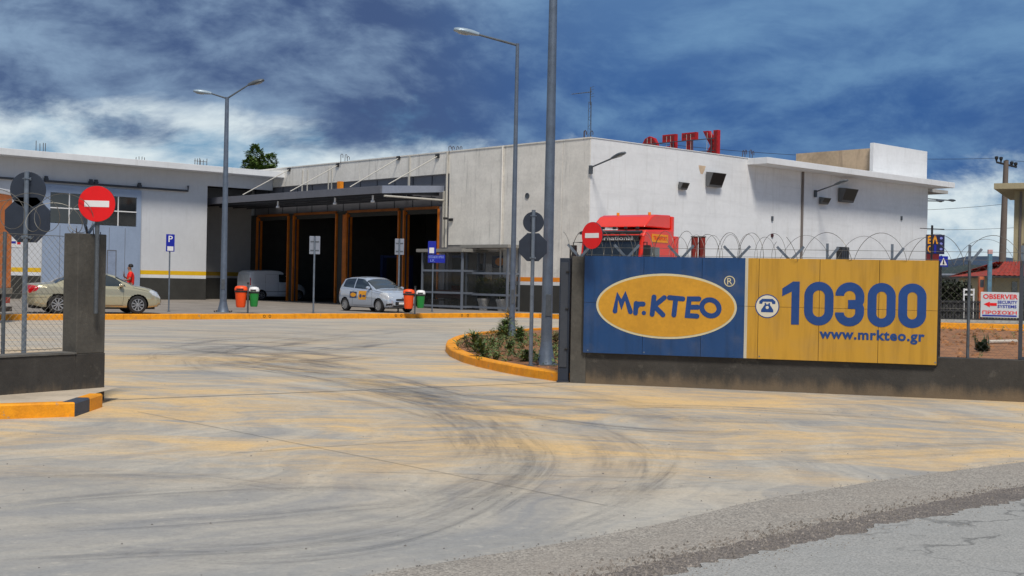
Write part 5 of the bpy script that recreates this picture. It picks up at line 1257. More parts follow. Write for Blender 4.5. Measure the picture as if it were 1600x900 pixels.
# ================================================================== POLES, SIGNS
M_POLE = mat('lamp_pole_galvanised', lin(104, 116, 132), .5, .4, var=.14, scale=5, streak=.3)
def pole(b, r0, r1, h, n=10): b.tube([(0, 0, 0), (0, 0, h)], r0, n, r1=r1)
def street_lamp(label, loc, h, r0, r1, arms, yaw):
    r = thing('street_lamp', label, 'street lamp', loc, yaw, 'tall street lamps of the yard')
    b = MB(); pole(b, r0, r1, h, 12); b.build('pole', M_POLE, r, smooth=True)
    b = MB(); b.lathe([(r0*1.7, .02), (r0*1.6, .05), (r0*1.15, .30), (r0*1.02, .42)], 12, cap=False); b.build('flared_foot', M_POLE, r, smooth=50)
    MB().box(-r0*2.2, r0*2.2, -r0*2.2, r0*2.2, -.02, .02).build('base_plate', M_GALV2, r, bevel=.004)
    for sx_ in (-1, 1):
        for sy in (-1, 1): MB().lathe([(.025, .02), (.025, .07)], 6, Matrix.Translation((sx_*r0*2.1, sy*r0*2.1, 0))).build('anchor_bolt', M_RUST, r)
    MB().box(-r0*.5, r0*.5, -r0*1.04, -r0*.9, .9, 1.3).build('service_hatch', M_GALV2, r, bevel=.004)
    for (dx, dz, hl, tilt, mm) in arms:
        b = MB(); p1 = Vector((dx, 0, h+dz)); b.tube([(0, 0, h-.05), p1], .034, 8, r1=.028); b.build('arm', M_GALV2, r, smooth=True)
        sg = 1 if dx > 0 else -1; M = Matrix.Translation(p1) @ (Matrix.Identity(4) if sg > 0 else Matrix.Rotation(pi, 4, 'Z')) @ Matrix.Rotation(-tilt, 4, 'Y'); lamp_head(r, M, hl, mm)
    return r
# the tallest pole, its head out of frame
q = hit(853, 570, .1); street_lamp('nearest and thickest lamp post, rising out of the top of the photo', (q.x, q.y, .1), 9.6, .105, .062, [(-1.9, .3, .85, .12, M_LAMPH)], .25)
q = hit(799.5, 525, .1); hh_ = atY(807, 68, q.y).z-.1
street_lamp('tall lamp post with one arm reaching left over the planted bed', (q.x, q.y, .1), hh_, .082, .048, [(-1.08, .20, .72, .16, M_LAMPH)], .1)
q = hit(348.5, 488, .19); hh_ = atY(357.5, 152, q.y).z-.19
street_lamp('double-armed lamp post beside the orange and green bins', (q.x, q.y, .19), hh_, .14, .075, [(-.60, .12, .70, .1, M_LAMPH), (.80, .50, .66, .34, M_LAMPD)], .1)
def octo(r, n=8, ph=pi/8): return [(r*cos(2*pi*i/n+ph), r*sin(2*pi*i/n+ph)) for i in range(n)]
def sign_pole(name, label, cat, loc, h, rp, yaw, group=None):
    r = thing(name, label, cat, loc, yaw, group); b = MB(); pole(b, rp, rp, h, 10); b.build('pole', M_GALV, r, smooth=True)
    MB().lathe([(rp*2.2, 0), (rp*2.2, .015), (rp*1.1, .02)], 12).build('pole_foot', M_GALV2, r); return r
def back_sign(label, base, top, disc, octg, Yp, rp, group='pairs of round and octagonal signs seen from behind'):
    q = base; h = top-q.z; r = sign_pole('traffic_sign', label, 'traffic sign', q, h, rp, 0, group)
    for nm, (z, rad, kind) in (('round_plate', disc), ('octagonal_plate', octg)):
        pl = [(rad*cos(2*pi*i/36), rad*sin(2*pi*i/36)) for i in range(36)] if kind else octo(rad)
        F_ = frame((0, rp+.006 if True else 0, z-q.z), (1, 0, 0), (0, 0, 1))
        b = MB(); b.prism(pl, F_, -.022, 0); b.build(nm, M_BACK, r, bevel=.004)
        b = MB(); b.prism([(x*.97, y*.97) for x, y in pl], F_, -.026, -.0225); b.build('sign_face', M_RED, r)
        for dz in ((-rad*.72,) if kind == 0 else (rad*.6,)):
            b = MB(); b.box(-rad*.2, rad*.2, rp-.012, rp+.005, z-q.z+dz-.02, z-q.z+dz+.02); b.tube([(-rp*1.6, -rp*.2, z-q.z+dz), (0, -rp*1.35, z-q.z+dz), (rp*1.6, -rp*.2, z-q.z+dz)], .008, 5); b.build('clamp', M_GALV, r)
    return r
Yl = 17.0
back_sign('grey backs of a round and an octagonal sign on a pole behind the left wall', Vector((atY(37, 552, Yl).x, Yl, 0)), atY(42, 268, Yl).z, (atY(41, 296, Yl).z, .245, 1), (atY(40, 343, Yl).z, .335, 0), Yl, .034)
Yr = 24.2; q = hit(829, 572, .1)
back_sign('smaller backs of a round and an octagonal sign between the two tall lamp posts', Vector((q.x, q.y, .1)), atY(833, 328, q.y).z, (atY(832, 347, q.y).z, .19, 1), (atY(829.5, 386, q.y).z, .275, 0), q.y, .035)
def noentry(label, loc, zc, rad, yaw, pole_z=None):
    r = thing('no_entry_sign', label, 'no entry sign', loc, yaw, 'red no entry signs at the gate')
    F_ = frame((0, 0, zc), (1, 0, 0), (0, 0, 1))
    MB().prism([(rad*cos(2*pi*i/48), rad*sin(2*pi*i/48)) for i in range(48)], F_, .014, -.008).build('plate', M_BACK, r, bevel=.003)
    MB().prism([(rad*.985*cos(2*pi*i/48), rad*.985*sin(2*pi*i/48)) for i in range(48)], F_, .017, .0145).build('red_face', M_RED, r)
    MB().prism([(-rad*.66, -rad*.175), (rad*.66, -rad*.175), (rad*.66, rad*.175), (-rad*.66, rad*.175)], F_, .020, .0175).build('white_bar', M_WHP, r)
    MB().tube([(.0, .045, pole_z), (0, .045, zc+rad*.8)], .028, 10).build('pole', M_GALV2, r, smooth=True)
    for dz in (-.1, .1): MB().box(-.05, .05, .009, .075, zc+dz-.015, zc+dz+.015).build('clamp', M_GALV, r)
    return r
Yn = 15.75; q = atY(148.5, 490, Yn)
noentry('larger red no entry sign fixed to the left gate pillar', (q.x, Yn, 0), atY(152.5, 318.5, Yn).z, .228, radians(8), q.z)
Yn = 19.6; q = atY(927, 367.5, Yn)
noentry('smaller red no entry sign turned aside above the banner corner', (q.x, Yn+.15, 0), q.z, .215, radians(-44), q.z-.2)
# small signs of the yard
def small(name, label, px, py_b, z, py_t, rp=.03, cat='sign', yaw=0, group=None):
    q = hit(px, py_b, z); r = sign_pole(name, label, cat, (q.x, q.y, z), atY(px, py_t, q.y).z-z, rp, yaw, group); return r, q
r, q = small('parking_sign', 'narrow blue parking sign on a pole in front of the white wing wall', 263.5, 487, .19, 366, yaw=.62)
za, zb = atY(263, 393, q.y).z-.19, atY(263, 366, q.y).z-.19; MB().box(-.17, .17, -.055, -.035, za, zb).build('blue_plate', M_BLUE, r, bevel=.006)
b = MB(); F_ = frame((0, -.056, 0), (1, 0, 0), (0, 0, 1)); text_on(b, 'P', F_, -.08, .09, zb-.30, zb-.06, .01, .004); b.build('letter', M_WHP, r, fix=False)
MB().box(-.12, .12, -.06, -.0555, za+.03, za+.2).build('white_panel', M_WHP, r)
for px, pb, pt, w0, y0, y1, lab in ((489.5, 489.5, 369, .215, 397, 369, 'grey sign back on a pole left of the silver hatchback'), (622, 487.5, 373, .20, 398, 373, 'grey sign back on a pole behind the silver hatchback bonnet')):
    r, q = small('small_sign', lab, px, pb, .19, pt, .036, group='small signs seen from behind'); za, zb = atY(px, y1, q.y).z-.19, atY(px, y0, q.y).z-.19
    MB().box(-w0, w0, .036, .05, zb, za).build('plate', M_LGREY if True else None, r, bevel=.01)
    for dz in (.15, .5): MB().box(-w0*.8, w0*.8, .02, .0355, zb+dz-.02, zb+dz+.02).build('clamp', M_GALV2, r)
r, q = small('information_sign', 'blue parking and street name signs on a pole before the left glass shelter', 675, 487, .19, 377, .032)
g0 = lambda py: atY(675, py, q.y).z-.19; sc = q.y/F
MB().box(-8*sc, 4.5*sc, -.06, -.034, g0(396.5), g0(377)).build('square_plate', M_BLUE, r, bevel=.005); MB().box(-6*sc, 1.5*sc, -.064, -.0605, g0(395.5), g0(387)).build('white_symbol', M_WHP, r)
MB().box(-8*sc, 19*sc, -.06, -.034, g0(410.5), g0(398)).build('wide_plate', M_BLUE, r, bevel=.005)
b = MB(); F_ = frame((0, -.0605, 0), (1, 0, 0), (0, 0, 1)); text_on(b, 'ΕΙΣΟΔΟΣ', F_, -6.5*sc, 7.5*sc, g0(403.3), g0(399.6), .01, .004); text_on(b, 'ΚΤΕΟ', F_, 9*sc, 17*sc, g0(403.3), g0(399.6), .01, .004); text_on(b, 'Ι.Χ.', F_, -4*sc, 3*sc, g0(409), g0(405.2), .01, .004)
b.build('lettering', mat('pale_lettering', lin(150, 170, 230), .5), r, fix=False)

# ---- litter bins in pairs
M_BOR = mat('orange_bin_plastic', lin(248, 84, 22), .45, var=.06); M_BGR = mat('green_bin_plastic', lin(22, 132, 56), .45, var=.07)
def bin_pair(label_o, label_g, label_p, px, py, s=1.0, gx=.42):
    q = hit(px, py, .19); st = thing('bin_post', label_p, 'bin post', (q.x, q.y, .19), 0, 'posts carrying bin pairs')
    b = MB(); b.tube([(0, 0, 0), (0, 0, 1.12*s)], .035, 8); b.build('post', M_GALV2, st, smooth=True); MB().box(-.22, .22, -.12, .12, 0, .02).build('foot', M_DGREY, st); MB().box(-.04, .04, -.04, .04, 1.12*s+.002, 1.2*s).build('cap', M_DARK, st)
    for k, (dx, w, m, lm, lab, z0, z1) in enumerate(((-.27, .25, M_BOR, M_BOR, label_o, .22, 1.0), (.24, .20, M_BGR, M_WHP, label_g, .26, .97))):
        r = thing('litter_bin', lab, 'litter bin', (q.x+dx*s, q.y-.02-.02*k, .19), 0, 'orange and green litter bins')
        pr = [(w*.62, z0*s), (w*.74, (z0+.06)*s), (w*.92, (z1-.16)*s), (w*.96, (z1-.12)*s)]
        b = MB(); b.lathe([(a*s, z_) for a, z_ in pr], 20, Matrix.Diagonal((1, .8, 1, 1))); b.build('bucket', m, r, smooth=50)
        b = MB(); b.lathe([(a*s, z_*s) for a, z_ in ((w*1.0, z1-.115), (w*1.02, z1-.05), (w*.85, z1+.03), (w*.4, z1+.06))], 20, Matrix.Diagonal((1, .8, 1, 1))); b.build('lid', lm, r, smooth=50)
        b = MB(); b.lathe([(a*s, z_*s) for a, z_ in ((w*.99, z1-.19), (w*1.03, z1-.18), (w*1.03, z1-.135), (w*.99, z1-.13))], 20, Matrix.Diagonal((1, .8, 1, 1)), cap=False); b.build('band', M_DARK, r)
        b = MB(); b.box(-w*.55*s, w*.55*s, -.84*w*s, -.78*w*s, (z1-.1)*s, (z1-.045)*s); b.build('opening', M_DARK, r)
bin_pair('orange litter bin at the foot of the double-armed lamp post', 'green litter bin with white lid at the foot of the double-armed lamp post', 'thin post carrying the bins near the double-armed lamp post', 387, 489.5)
bin_pair('orange litter bin in front of the hatchback nose', 'green litter bin with white lid in front of the hatchback nose', 'thin post carrying the bins in front of the hatchback nose', 648, 490.6, .97)
# ================================================================== PERSON
def skin(name, pts, edges, rad, m, parent, root=0, sub=1):
    me = bpy.data.meshes.new(name); me.from_pydata(pts, edges, []); me.materials.append(m)
    o = bpy.data.objects.new(name, me); COL.objects.link(o); o.parent = parent
    s = o.modifiers.new('skin', 'SKIN'); s.use_smooth_shade = True
    for i, r in enumerate(rad):
        v = me.skin_vertices[0].data[i]; v.radius = r if isinstance(r, tuple) else (r, r); v.use_root = i == root
    o.modifiers.new('sub', 'SUBSURF').levels = sub; o.modifiers['sub'].render_levels = sub+1
    return o
M_SKIN = mat('tanned_skin', (.30, .155, .095), .55, var=.08); M_SHIRT = mat('red_shirt_cloth', lin(232, 34, 22), .8, var=.1, scale=4, bump=.4)
M_JEAN = mat('blue_jeans', lin(40, 62, 128), .85, var=.15, scale=6); M_HAIR = mat('dark_hair', (.012, .01, .009), .6, var=.2, scale=12); M_SHOE = mat('dark_shoe', (.02, .018, .016), .5)
q = atY(204, 440, 49.5)
pe = thing('person', 'man in red shirt and blue jeans standing with folded arms beyond the saloon car', 'person', (q.x, 49.5, .192), radians(196))
pts = [(0, 0, .96), (0, 0, 1.12), (.0, 0, 1.33), (.0, 0, 1.46), (.015, 0, 1.56), (.03, 0, 1.66), (.035, 0, 1.75),
       (.0, .10, .92), (.03, .11, .52), (-.01, .12, .10), (.13, .13, .045), (.0, -.10, .92), (.0, -.11, .52), (-.03, -.12, .10), (.11, -.14, .045),
       (0, .17, 1.44), (.03, .26, 1.20), (.24, .10, 1.17), (.30, .02, 1.19), (0, -.17, 1.44), (.08, -.26, 1.21), (.26, -.08, 1.33), (.25, .0, 1.44), (.13, 0, 1.65)]
ed = [(0, 1), (1, 2), (2, 3), (3, 4), (4, 5), (5, 6), (0, 7), (7, 8), (8, 9), (9, 10), (0, 11), (11, 12), (12, 13), (13, 14), (3, 15), (15, 16), (16, 17), (17, 18), (3, 19), (19, 20), (20, 21), (21, 22), (5, 23)]
ra = [(.13, .10), (.12, .10), (.15, .11), .09, .052, (.085, .08), (.07, .065), .085, .055, .04, .035, .085, .055, .04, .035, .06, .045, .03, .03, .06, .045, .03, .03, .018]
skin('body', pts, ed, ra, M_SKIN, pe)
for hx, hy, hz, s in ((.30, .02, 1.19, 1), (.25, .0, 1.44, -1)):
    for f in range(5):
        a = (f-2)*.017; up = 1 if s < 0 else 0
        P_ = [(hx, hy+a, hz), (hx+(.02 if up else .03), hy+a*1.3+(-.02 if not up else 0), hz+(.05 if up else 0.005)), (hx+(.0 if up else .05), hy+a*1.4+(-.05 if not up else 0), hz+(.09 if up else -.01*f))]
        skin('finger', P_, [(0, 1), (1, 2)], [.011, .009, .007], M_SKIN, pe, 0, 1)
skin('shirt', [(0, 0, .93), (0, 0, 1.12), (0, 0, 1.33), (0, 0, 1.47), (0, .175, 1.44), (.025, .245, 1.26), (0, -.175, 1.44), (.06, -.245, 1.27)], [(0, 1), (1, 2), (2, 3), (3, 4), (4, 5), (3, 6), (6, 7)], [(.155, .125), (.15, .125), (.17, .13), (.10, .09), .075, .062, .075, .062], M_SHIRT, pe)
skin('jeans', [(0, 0, 1.0), (0, .10, .9), (.03, .11, .52), (-.01, .12, .07), (0, -.10, .9), (0, -.11, .52), (-.03, -.12, .07)], [(0, 1), (1, 2), (2, 3), (0, 4), (4, 5), (5, 6)], [(.14, .115), .10, .07, .06, .10, .07, .06], M_JEAN, pe)
b = MB(); b.lathe([(.088, 0), (.1, .04), (.092, .09), (.06, .125), (.01, .14)], 16, Matrix.Translation((.0, 0, 1.695))); b.build('hair', M_HAIR, pe, smooth=True)
for s in (-1, 1):
    MB().lathe([(.001, -.012), (.012, 0), (.001, .012)], 8, Matrix.Translation((.108, s*.034, 1.70))).build('eye', M_HAIR, pe)
    MB().lathe([(.001, -.028), (.018, -.01), (.02, .012), (.001, .028)], 8, Matrix.Translation((.025, s*.09, 1.68))).build('ear', M_SKIN, pe)
    MB().box(-.07, .18, s*.12-.05, s*.12+.05, 0, .09).build('shoe', M_SHOE, pe, bevel=.025)
MB().box(.105, .118, -.028, .028, 1.608, 1.62).build('mouth', mat('lips', (.2, .07, .06), .5), pe)
# ================================================================== PLANTS
def leafmat(name, c, v=.4):
    m = bpy.data.materials.new(name); m.use_nodes = True; n = NT(m.node_tree); b = m.node_tree.nodes['Principled BSDF']
    pos = n.new('ShaderNodeNewGeometry'); r_ = pos.outputs['Random Per Island']
    c2 = n.mix(r_, tuple(x*(1-v) for x in c)+(1,), tuple(x*(1+v) for x in c)+(1,)); c2 = n.mix(n.ramp(n.noise(pos.outputs['Position'], 1.7, 3), .4, .7, 0, .4), c2, (c[0]*1.5, c[1]*1.25, c[2]*.8, 1))
    n.l.new(c2, b.inputs['Base Color']); b.inputs['Roughness'].default_value = .55; b.inputs['Subsurface Weight'].default_value = 0
    return m
M_LEAF = leafmat('weed_leaf', (.10, .15, .04)); M_LEAF2 = leafmat('dry_weed', (.20, .18, .08), .3); M_TREE = leafmat('tree_leaf', (.075, .13, .02)); M_POTL = leafmat('shrub_leaf', (.05, .08, .016))
M_STEM = mat('stem', (.10, .09, .04), .8)
rp = random.Random(11)
def blade(b, p, d, L, w, droop=.4, segs=2):
    d = Vector(d).normalized(); s_ = d.cross(Vector((rp.uniform(-.3, .3), rp.uniform(-.3, .3), 1))).normalized()*w/2; P_ = Vector(p); row = [(P_-s_*.5, P_+s_*.5)]
    for i in range(segs):
        d = (d+Vector((0, 0, -droop/segs))).normalized(); P_ = P_+d*L/segs; k = (1.0 if i == 0 else .15); row.append((P_-s_*k, P_+s_*k))
    vs = [v for r_ in row for v in r_]; b.add(vs, [(2*i, 2*i+1, 2*i+3, 2*i+2) for i in range(segs)])
def weed(b, x, y, z, h, n_, sp=.5, lw=.022):
    for i in range(n_):
        a = rp.uniform(0, 2*pi); t_ = rp.random()**.7; blade(b, (x+rp.gauss(0, .03), y+rp.gauss(0, .03), z+h*t_*.75), (cos(a)*sp, sin(a)*sp, rp.uniform(.3, 1.1)), h*rp.uniform(.25, .5), lw*rp.uniform(.6, 1.4), rp.uniform(.2, .9))
low = MB(); cnt = 0
while cnt < 1100:
    x, y = (rp.uniform(-2, 4.5), rp.uniform(21, 36)) if cnt < 960 else (rp.uniform(6, 20), rp.uniform(22, 48))
    if not (in_bed(x, y) and in_bed(x-.35, y-.3) and in_bed(x-.2, y+.3)): continue
    if rp.random() > (.35+.65*(sin(x*2.1+y*1.3) > -.1)): continue
    weed(low, x, y, .10, rp.uniform(.08, .26), 16, .8, .024); cnt += 1
o = low.build('low_weeds', M_LEAF, fix=False); o['kind'] = 'stuff'; o['label'] = 'low green weeds scattered over the red soil bed'; o['category'] = 'weeds'
for px, py, h, n_, dry, lab in ((741, 550, .52, 80, 0, 'tall leafy weed at the left of the planted bed'), (751, 561, .42, 70, 0, 'dark leafy weed in the middle of the planted bed front'), (728, 543, .34, 40, 1, 'dry brown weed stalk nearest the rounded kerb'),
                                (789, 530, .62, 120, 0, 'dense bushy weed around the foot of the second lamp post'), (812, 538, .5, 90, 0, 'bushy green weed right of the second lamp post'), (770, 545, .28, 50, 0, 'small spreading weed between two taller weeds'),
                                (796, 553, .33, 60, 0, 'green weed near the back-to-front traffic sign pole'), (868, 543, .42, 60, 1, 'dry yellowish weed beside the gate post'), (861, 560, .3, 50, 0, 'green weed between the thick lamp post and gate post'), (785, 515, .75, 40, 1, 'tall dry grass tuft behind the second lamp post'),
                                (822, 565, .26, 60, 0, 'low green weed at the kerb below the traffic sign'), (775, 565, .2, 50, 0, 'low weed close to the front of the kerb')):
    q = hit(px, py, .1)
    if not in_bed(q.x, q.y): q = q+(cen-q).normalized()*.6; q.z = .1
    r = thing('weed', lab, 'weed', (q.x, q.y, .1), 0, 'taller weeds in the planted bed'); b = MB(); weed(b, 0, 0, 0, h, n_*2, .75, .03); [weed(b, rp.gauss(0, .16), rp.gauss(0, .16), 0, h*rp.uniform(.4, .75), n_//2, .8, .024) for _ in range(4)]; b.build('foliage', M_LEAF2 if dry else M_LEAF, r, fix=False)
    b = MB(); 
    for k in range(4): b.tube([(0, 0, 0), (rp.uniform(-.08, .08), rp.uniform(-.08, .08), h*.8)], .006, 4)
    b.build('stem', M_STEM, r)
q = hit(1535, 550, .1); r = thing('shrub', 'round dark green shrub on the red soil below the white notice board', 'shrub', (q.x, q.y, .1)); b = MB()
for i in range(1600):
    d = Vector((rp.gauss(0, 1), rp.gauss(0, 1), abs(rp.gauss(0, 1)))).normalized(); rr2 = rp.uniform(.5, 1)*(.9+.2*sin(d.x*7)); p_ = Vector((d.x*.17, d.y*.17, d.z*.26+.03))*rr2; blade(b, p_, d+Vector((0, 0, .4)), .055, .03, .3)
for k in range(12): blade(b, (rp.uniform(-.2, .2), 0, .1), (rp.uniform(-.3, .3), 0, 1), .4, .02, .1)
b.build('foliage', leafmat('shrub_dark_leaf', (.03, .062, .03)), r, fix=False); b = MB(); b.tube([(0, 0, 0), (0, 0, .2)], .015, 5); b.build('stem', M_STEM, r)
b = MB(); a_ = hit(1545, 534, .16); c_ = hit(1588, 533, .16); b.tube([a_, a_.lerp(c_, .5), c_], .055, 8); tag(b.build('pipe', mat('pale_pipe', (.55, .5, .43), .7), None, smooth=True), 'pale pipe lying on the red soil behind the wall', 'pipe')
# potted shrubs inside the right shelter
for px, lab in ((755, 'left white pot with dark green shrub inside the right glass shelter'), (784, 'right white pot with dark green shrub inside the right glass shelter')):
    v = bl(px, 485, x=x2_+.40); w_ = world((v.x, v.y, .2)); r = thing('potted_shrub', lab, 'potted plant', w_, BR, 'potted shrubs in the shelter')
    b = MB(); b.lathe([(.20, 0), (.27, .42), (.31, .48), (.31, .56), (.27, .56), (.26, .48)], 22); b.build('pot', M_POT, r, smooth=50)
    b = MB(); b.lathe([(.001, .5), (.26, .5)], 16, cap=False); b.build('soil', M_SOIL, r); b = MB(); b.tube([(0, 0, .5), (.03, 0, 1.1)], .02, 6); b.build('trunk', M_STEM, r)
    b = MB()
    for i in range(1500):
        d = Vector((rp.gauss(0, 1), rp.gauss(0, 1), rp.gauss(0, 1))).normalized(); q2 = rp.random()**.4*(1+.2*sin(d.x*6+d.z*5)); blade(b, Vector((d.x*.62, d.y*.55, 1.1+d.z*.42))*1.0 if False else (d.x*.26*q2, d.y*.62*q2, 1.12+d.z*.42*q2), d+Vector((0, 0, .3)), .11, .06, .4)
    b.build('foliage', M_POTL, r, fix=False)
# dark desk and chair inside the left shelter
v = bl(695, 480, x=x1_+.7); r = thing('bench', 'dark bench with red cushion inside the left glass shelter', 'bench', world((v.x, v.y, .2)), BR)
MB().box(-.25, .25, -1, 1, .40, .46).build('seat', M_DARK, r, bevel=.01); MB().box(.22, .27, -1, 1, .5, .95).build('backrest', mat('bench_back', (.09, .03, .03), .6), r, bevel=.01)
for s in (-.8, .8): MB().box(-.2, .24, s-.03, s+.03, 0, .40).build('leg', M_DGREY, r)
# ---- tree beyond the wing
def tree(label, px, py_top, Y, lobes, dens, leaf, m, trunk_r=.2, ls=1.0):
    tp = atY(px, py_top, Y); r = thing('tree', label, 'tree', (tp.x, Y, 0)); b = MB(); 
    for (dx, dz, rx, rz_2) in lobes:
        for i in range(int(dens*rx*rz_2)):
            d = Vector((rp.gauss(0, 1), rp.gauss(0, 1), rp.gauss(0, 1))).normalized(); k = rp.uniform(.35, 1)**.5; k *= .80+.30*math.sin(d.x*5+dx*3)*math.cos(d.z*6+dz)+rp.uniform(0, .12)
            p_ = Vector((dx+d.x*rx*k, d.y*rx*k, tp.z+dz+d.z*rz_2*k))
            blade(b, p_, d+Vector((rp.uniform(-.6, .6), rp.uniform(-.6, .6), rp.uniform(-.2, .6))), leaf*rp.uniform(.7, 1.3), leaf*.6, .6)
    b.build('crown', m, r, fix=False)
    b = MB(); b.tube([(0, 0, 0), (.1, 0, tp.z*.4), (0, .1, tp.z*.75), (.05, 0, tp.z-1)], trunk_r, 8, r1=.05)
    for k in range(6): z_ = tp.z*(.5+.06*k); a = k*2.1; b.tube([(0, 0, z_), (cos(a)*.8, sin(a)*.8, z_+.9)], .07, 5, r1=.02)
    b.build('trunk', M_STEM, r); return r
tree('dark green tree top rising behind the wing roof', 405, 224, 95, [(-.25, -1.0, .75, 1.05), (.75, -1.45, .75, .75), (-.75, -1.75, .6, .8), (.1, -2.4, 1.4, 1.1), (.25, -3.4, 1.6, 1.2)], 2600, .16, M_TREE)
# ================================================================== FAR RIGHT
def ridge(name, Y, px0, px1, f, m, depth=300, seg=140):
    b = MB(); vs = []; 
    for i in range(seg+1):
        px = px0+(px1-px0)*i/seg; tp = atY(px, f(px), Y); x = tp.x
        for k, (dy, h) in enumerate(((-depth, 0), (-depth*.45, .5), (-depth*.15, .88), (0, 1), (depth, .6))):
            q_ = (sin(x*.013+k*1.7)*.5+sin(x*.031+k)*.3)*depth*.1; vs.append((x, Y+dy+q_, max(-5, tp.z*h*(1+.06*sin(x*.02+k*2)*(0 if k == 3 else 1)))))
    b.add(vs, [(i*5+j, i*5+j+1, (i+1)*5+j+1, (i+1)*5+j) for i in range(seg) for j in range(4)]); o = b.build(name, m, smooth=True); return struct(o)
M_HILL = mat('hazy_wooded_hill', (.022, .042, .078), .95, var=.3, scale=.02)  # distance haze painted in as a blue base colour
def hf(px):
    a = [(-3000, 415), (-200, 405), (400, 412), (900, 415), (1300, 424), (1440, 420), (1480, 408), (1512, 401), (1548, 397), (1575, 401), (1610, 404), (1750, 396), (2000, 412), (2600, 425), (4500, 460)]
    return lerp_tab(a, px)+1.2*sin(px*.11)+.8*sin(px*.29)
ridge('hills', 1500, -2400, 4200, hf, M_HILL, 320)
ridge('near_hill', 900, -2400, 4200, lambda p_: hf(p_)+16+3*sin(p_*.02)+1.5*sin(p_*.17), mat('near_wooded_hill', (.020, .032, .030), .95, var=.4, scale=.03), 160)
M_HB = mat('beige_house_render', lin(172, 160, 128), .85, var=.06, scale=.5, streak=.4); M_TILE = mat('red_roof_tile', lin(150, 50, 34), .8, var=.2, scale=3); M_SLAT = mat('dark_steel_fence', lin(44, 44, 46), .6, var=.15)
# house with flat slab
q = atY(1583, 400, 85.0); zs_ = atY(1583, 297, 85).z; zt2 = atY(1583, 288, 85).z
h1 = thing('house', 'beige two-storey house corner with flat roof slab at the right edge', 'house', (q.x, 85, 0), radians(-27))
MB().box(0, 12, 0, 9, 0, zs_).build('wall', M_HB, h1); MB().box(-1.2, 12.5, -1.2, 10, zs_+.002, zt2).build('roof_slab', M_HB, h1, bevel=.01); MB().box(.35, .5, -.08, -.001, 2.0, zs_-.1).build('downpipe', mat('brown_pipe', (.2, .2, .2)), h1)
MB().box(.7, 1.9, -.04, -.001, 5.0, 7.6).build('shutter', mat('pale_shutter', lin(190, 184, 164), .6), h1); MB().box(.62, 1.98, -.08, -.041, 4.9, 5.0).build('sill', M_HB, h1)
r = thing('rebar_cluster', 'tall rebar stubs above the beige house roof at the right edge', 'rebar', (q.x+1.0, 84.6, zt2), 0, 'rebar stubs on the roofs')
for i in range(6): MB().tube([(i*.1, .1*(i % 2), 0), (i*.1, .1*(i % 2), 1.1+.2*(i % 3))], .02, 5).build('rebar', M_RUST, r)
# tiled house
Yt = 60.0; a = atY(1553, 431, Yt); rdg = atY(1598, 408, Yt)
h2 = thing('house', 'low beige house with hipped red tile roof behind the white notice board', 'house', (a.x, Yt, 0), radians(-3))
W2 = 6.0; MB().box(.15, W2-.3, .3, 6, 0, a.z).build('wall', M_HB, h2)
b = MB(); n1 = 26
for side in range(2):
    for i in range(n1):
        for j in range(5):
            u0, u1 = i/n1, (i+1)/n1; v0, v1 = j/5, (j+1)/5.0
            def rp_(u, v): x = -.2+(W2+.4)*u; xm = W2/2; x = x+(xm-x)*v*.45; return Vector((x, (-.25+2.6*v) if side == 0 else (6.6-3.0*v), a.z+(rdg.z-a.z)*v))
            up_ = Vector((0, 0, .05)); A0, B0, C0_, D0 = rp_(u0, v0), rp_(u1, v0), rp_(u1, v1), rp_(u0, v1)
            m0 = (A0+B0)/2+up_; m1 = (D0+C0_)/2+up_; b.add([A0+up_*.3, m0, B0+up_*.3, C0_, m1, D0], [(0, 1, 4, 5), (1, 2, 3, 4)])
b.build('roof_tiles', M_TILE, h2, fix=False, kind='stuff')
b = MB(); b.add([(-.2, -.25, a.z), (-.2+3*.9, 2.35, rdg.z), (-.2+3*.9, 3.6, rdg.z), (-.2, 6.6, a.z)], [(0, 1, 2, 3)]); b.build('hip_end', M_TILE, h2)
MB().box(-.25, W2+.25, -.3, 6.7, a.z-.08, a.z-.002).build('eave', M_SLAT, h2)
for x0, x1 in ((.95, 1.2), (1.5, 2.0)): MB().box(x0, x1, .26, .299, .9, 2.1).build('window', M_GLASS, h2)
# pale workshops further off
q = atY(1506, 440, 75); h3 = thing('workshop', 'pale low workshop with grey roof between the hedge and the tiled house', 'building', (q.x, 75, 0), 0)
z3 = atY(1530, 434, 75).z; MB().box(0, 3.2, 0, 6, 0, z3).build('wall', mat('pale_workshop', lin(150, 152, 148), .8, var=.12, scale=1), h3); MB().box(-.3, 3.4, -.3, 6, z3+.002, z3+.14).build('roof', M_DGREY, h3)
for i in range(4): MB().box(.3+i*.75, .75+i*.75, -.03, -.001, 1.0, 1.75).build('window', M_GLASS, h3)
MB().box(-.02, 3.22, -.02, -.001, .4, .55).build('band', M_DARK, h3)
q = atY(1300, 440, 130); h4 = thing('workshop', 'long grey shed far away left of the pale workshop', 'building', (q.x, 130, 0), 0); z4 = atY(1480, 432, 130).z
MB().box(0, 15, 0, 8, 0, z4).build('wall', mat('far_shed', lin(120, 122, 124), .8), h4); MB().box(-.3, 15.3, -.3, 8.3, z4+.002, z4+.3).build('roof', M_LGREY, h4)
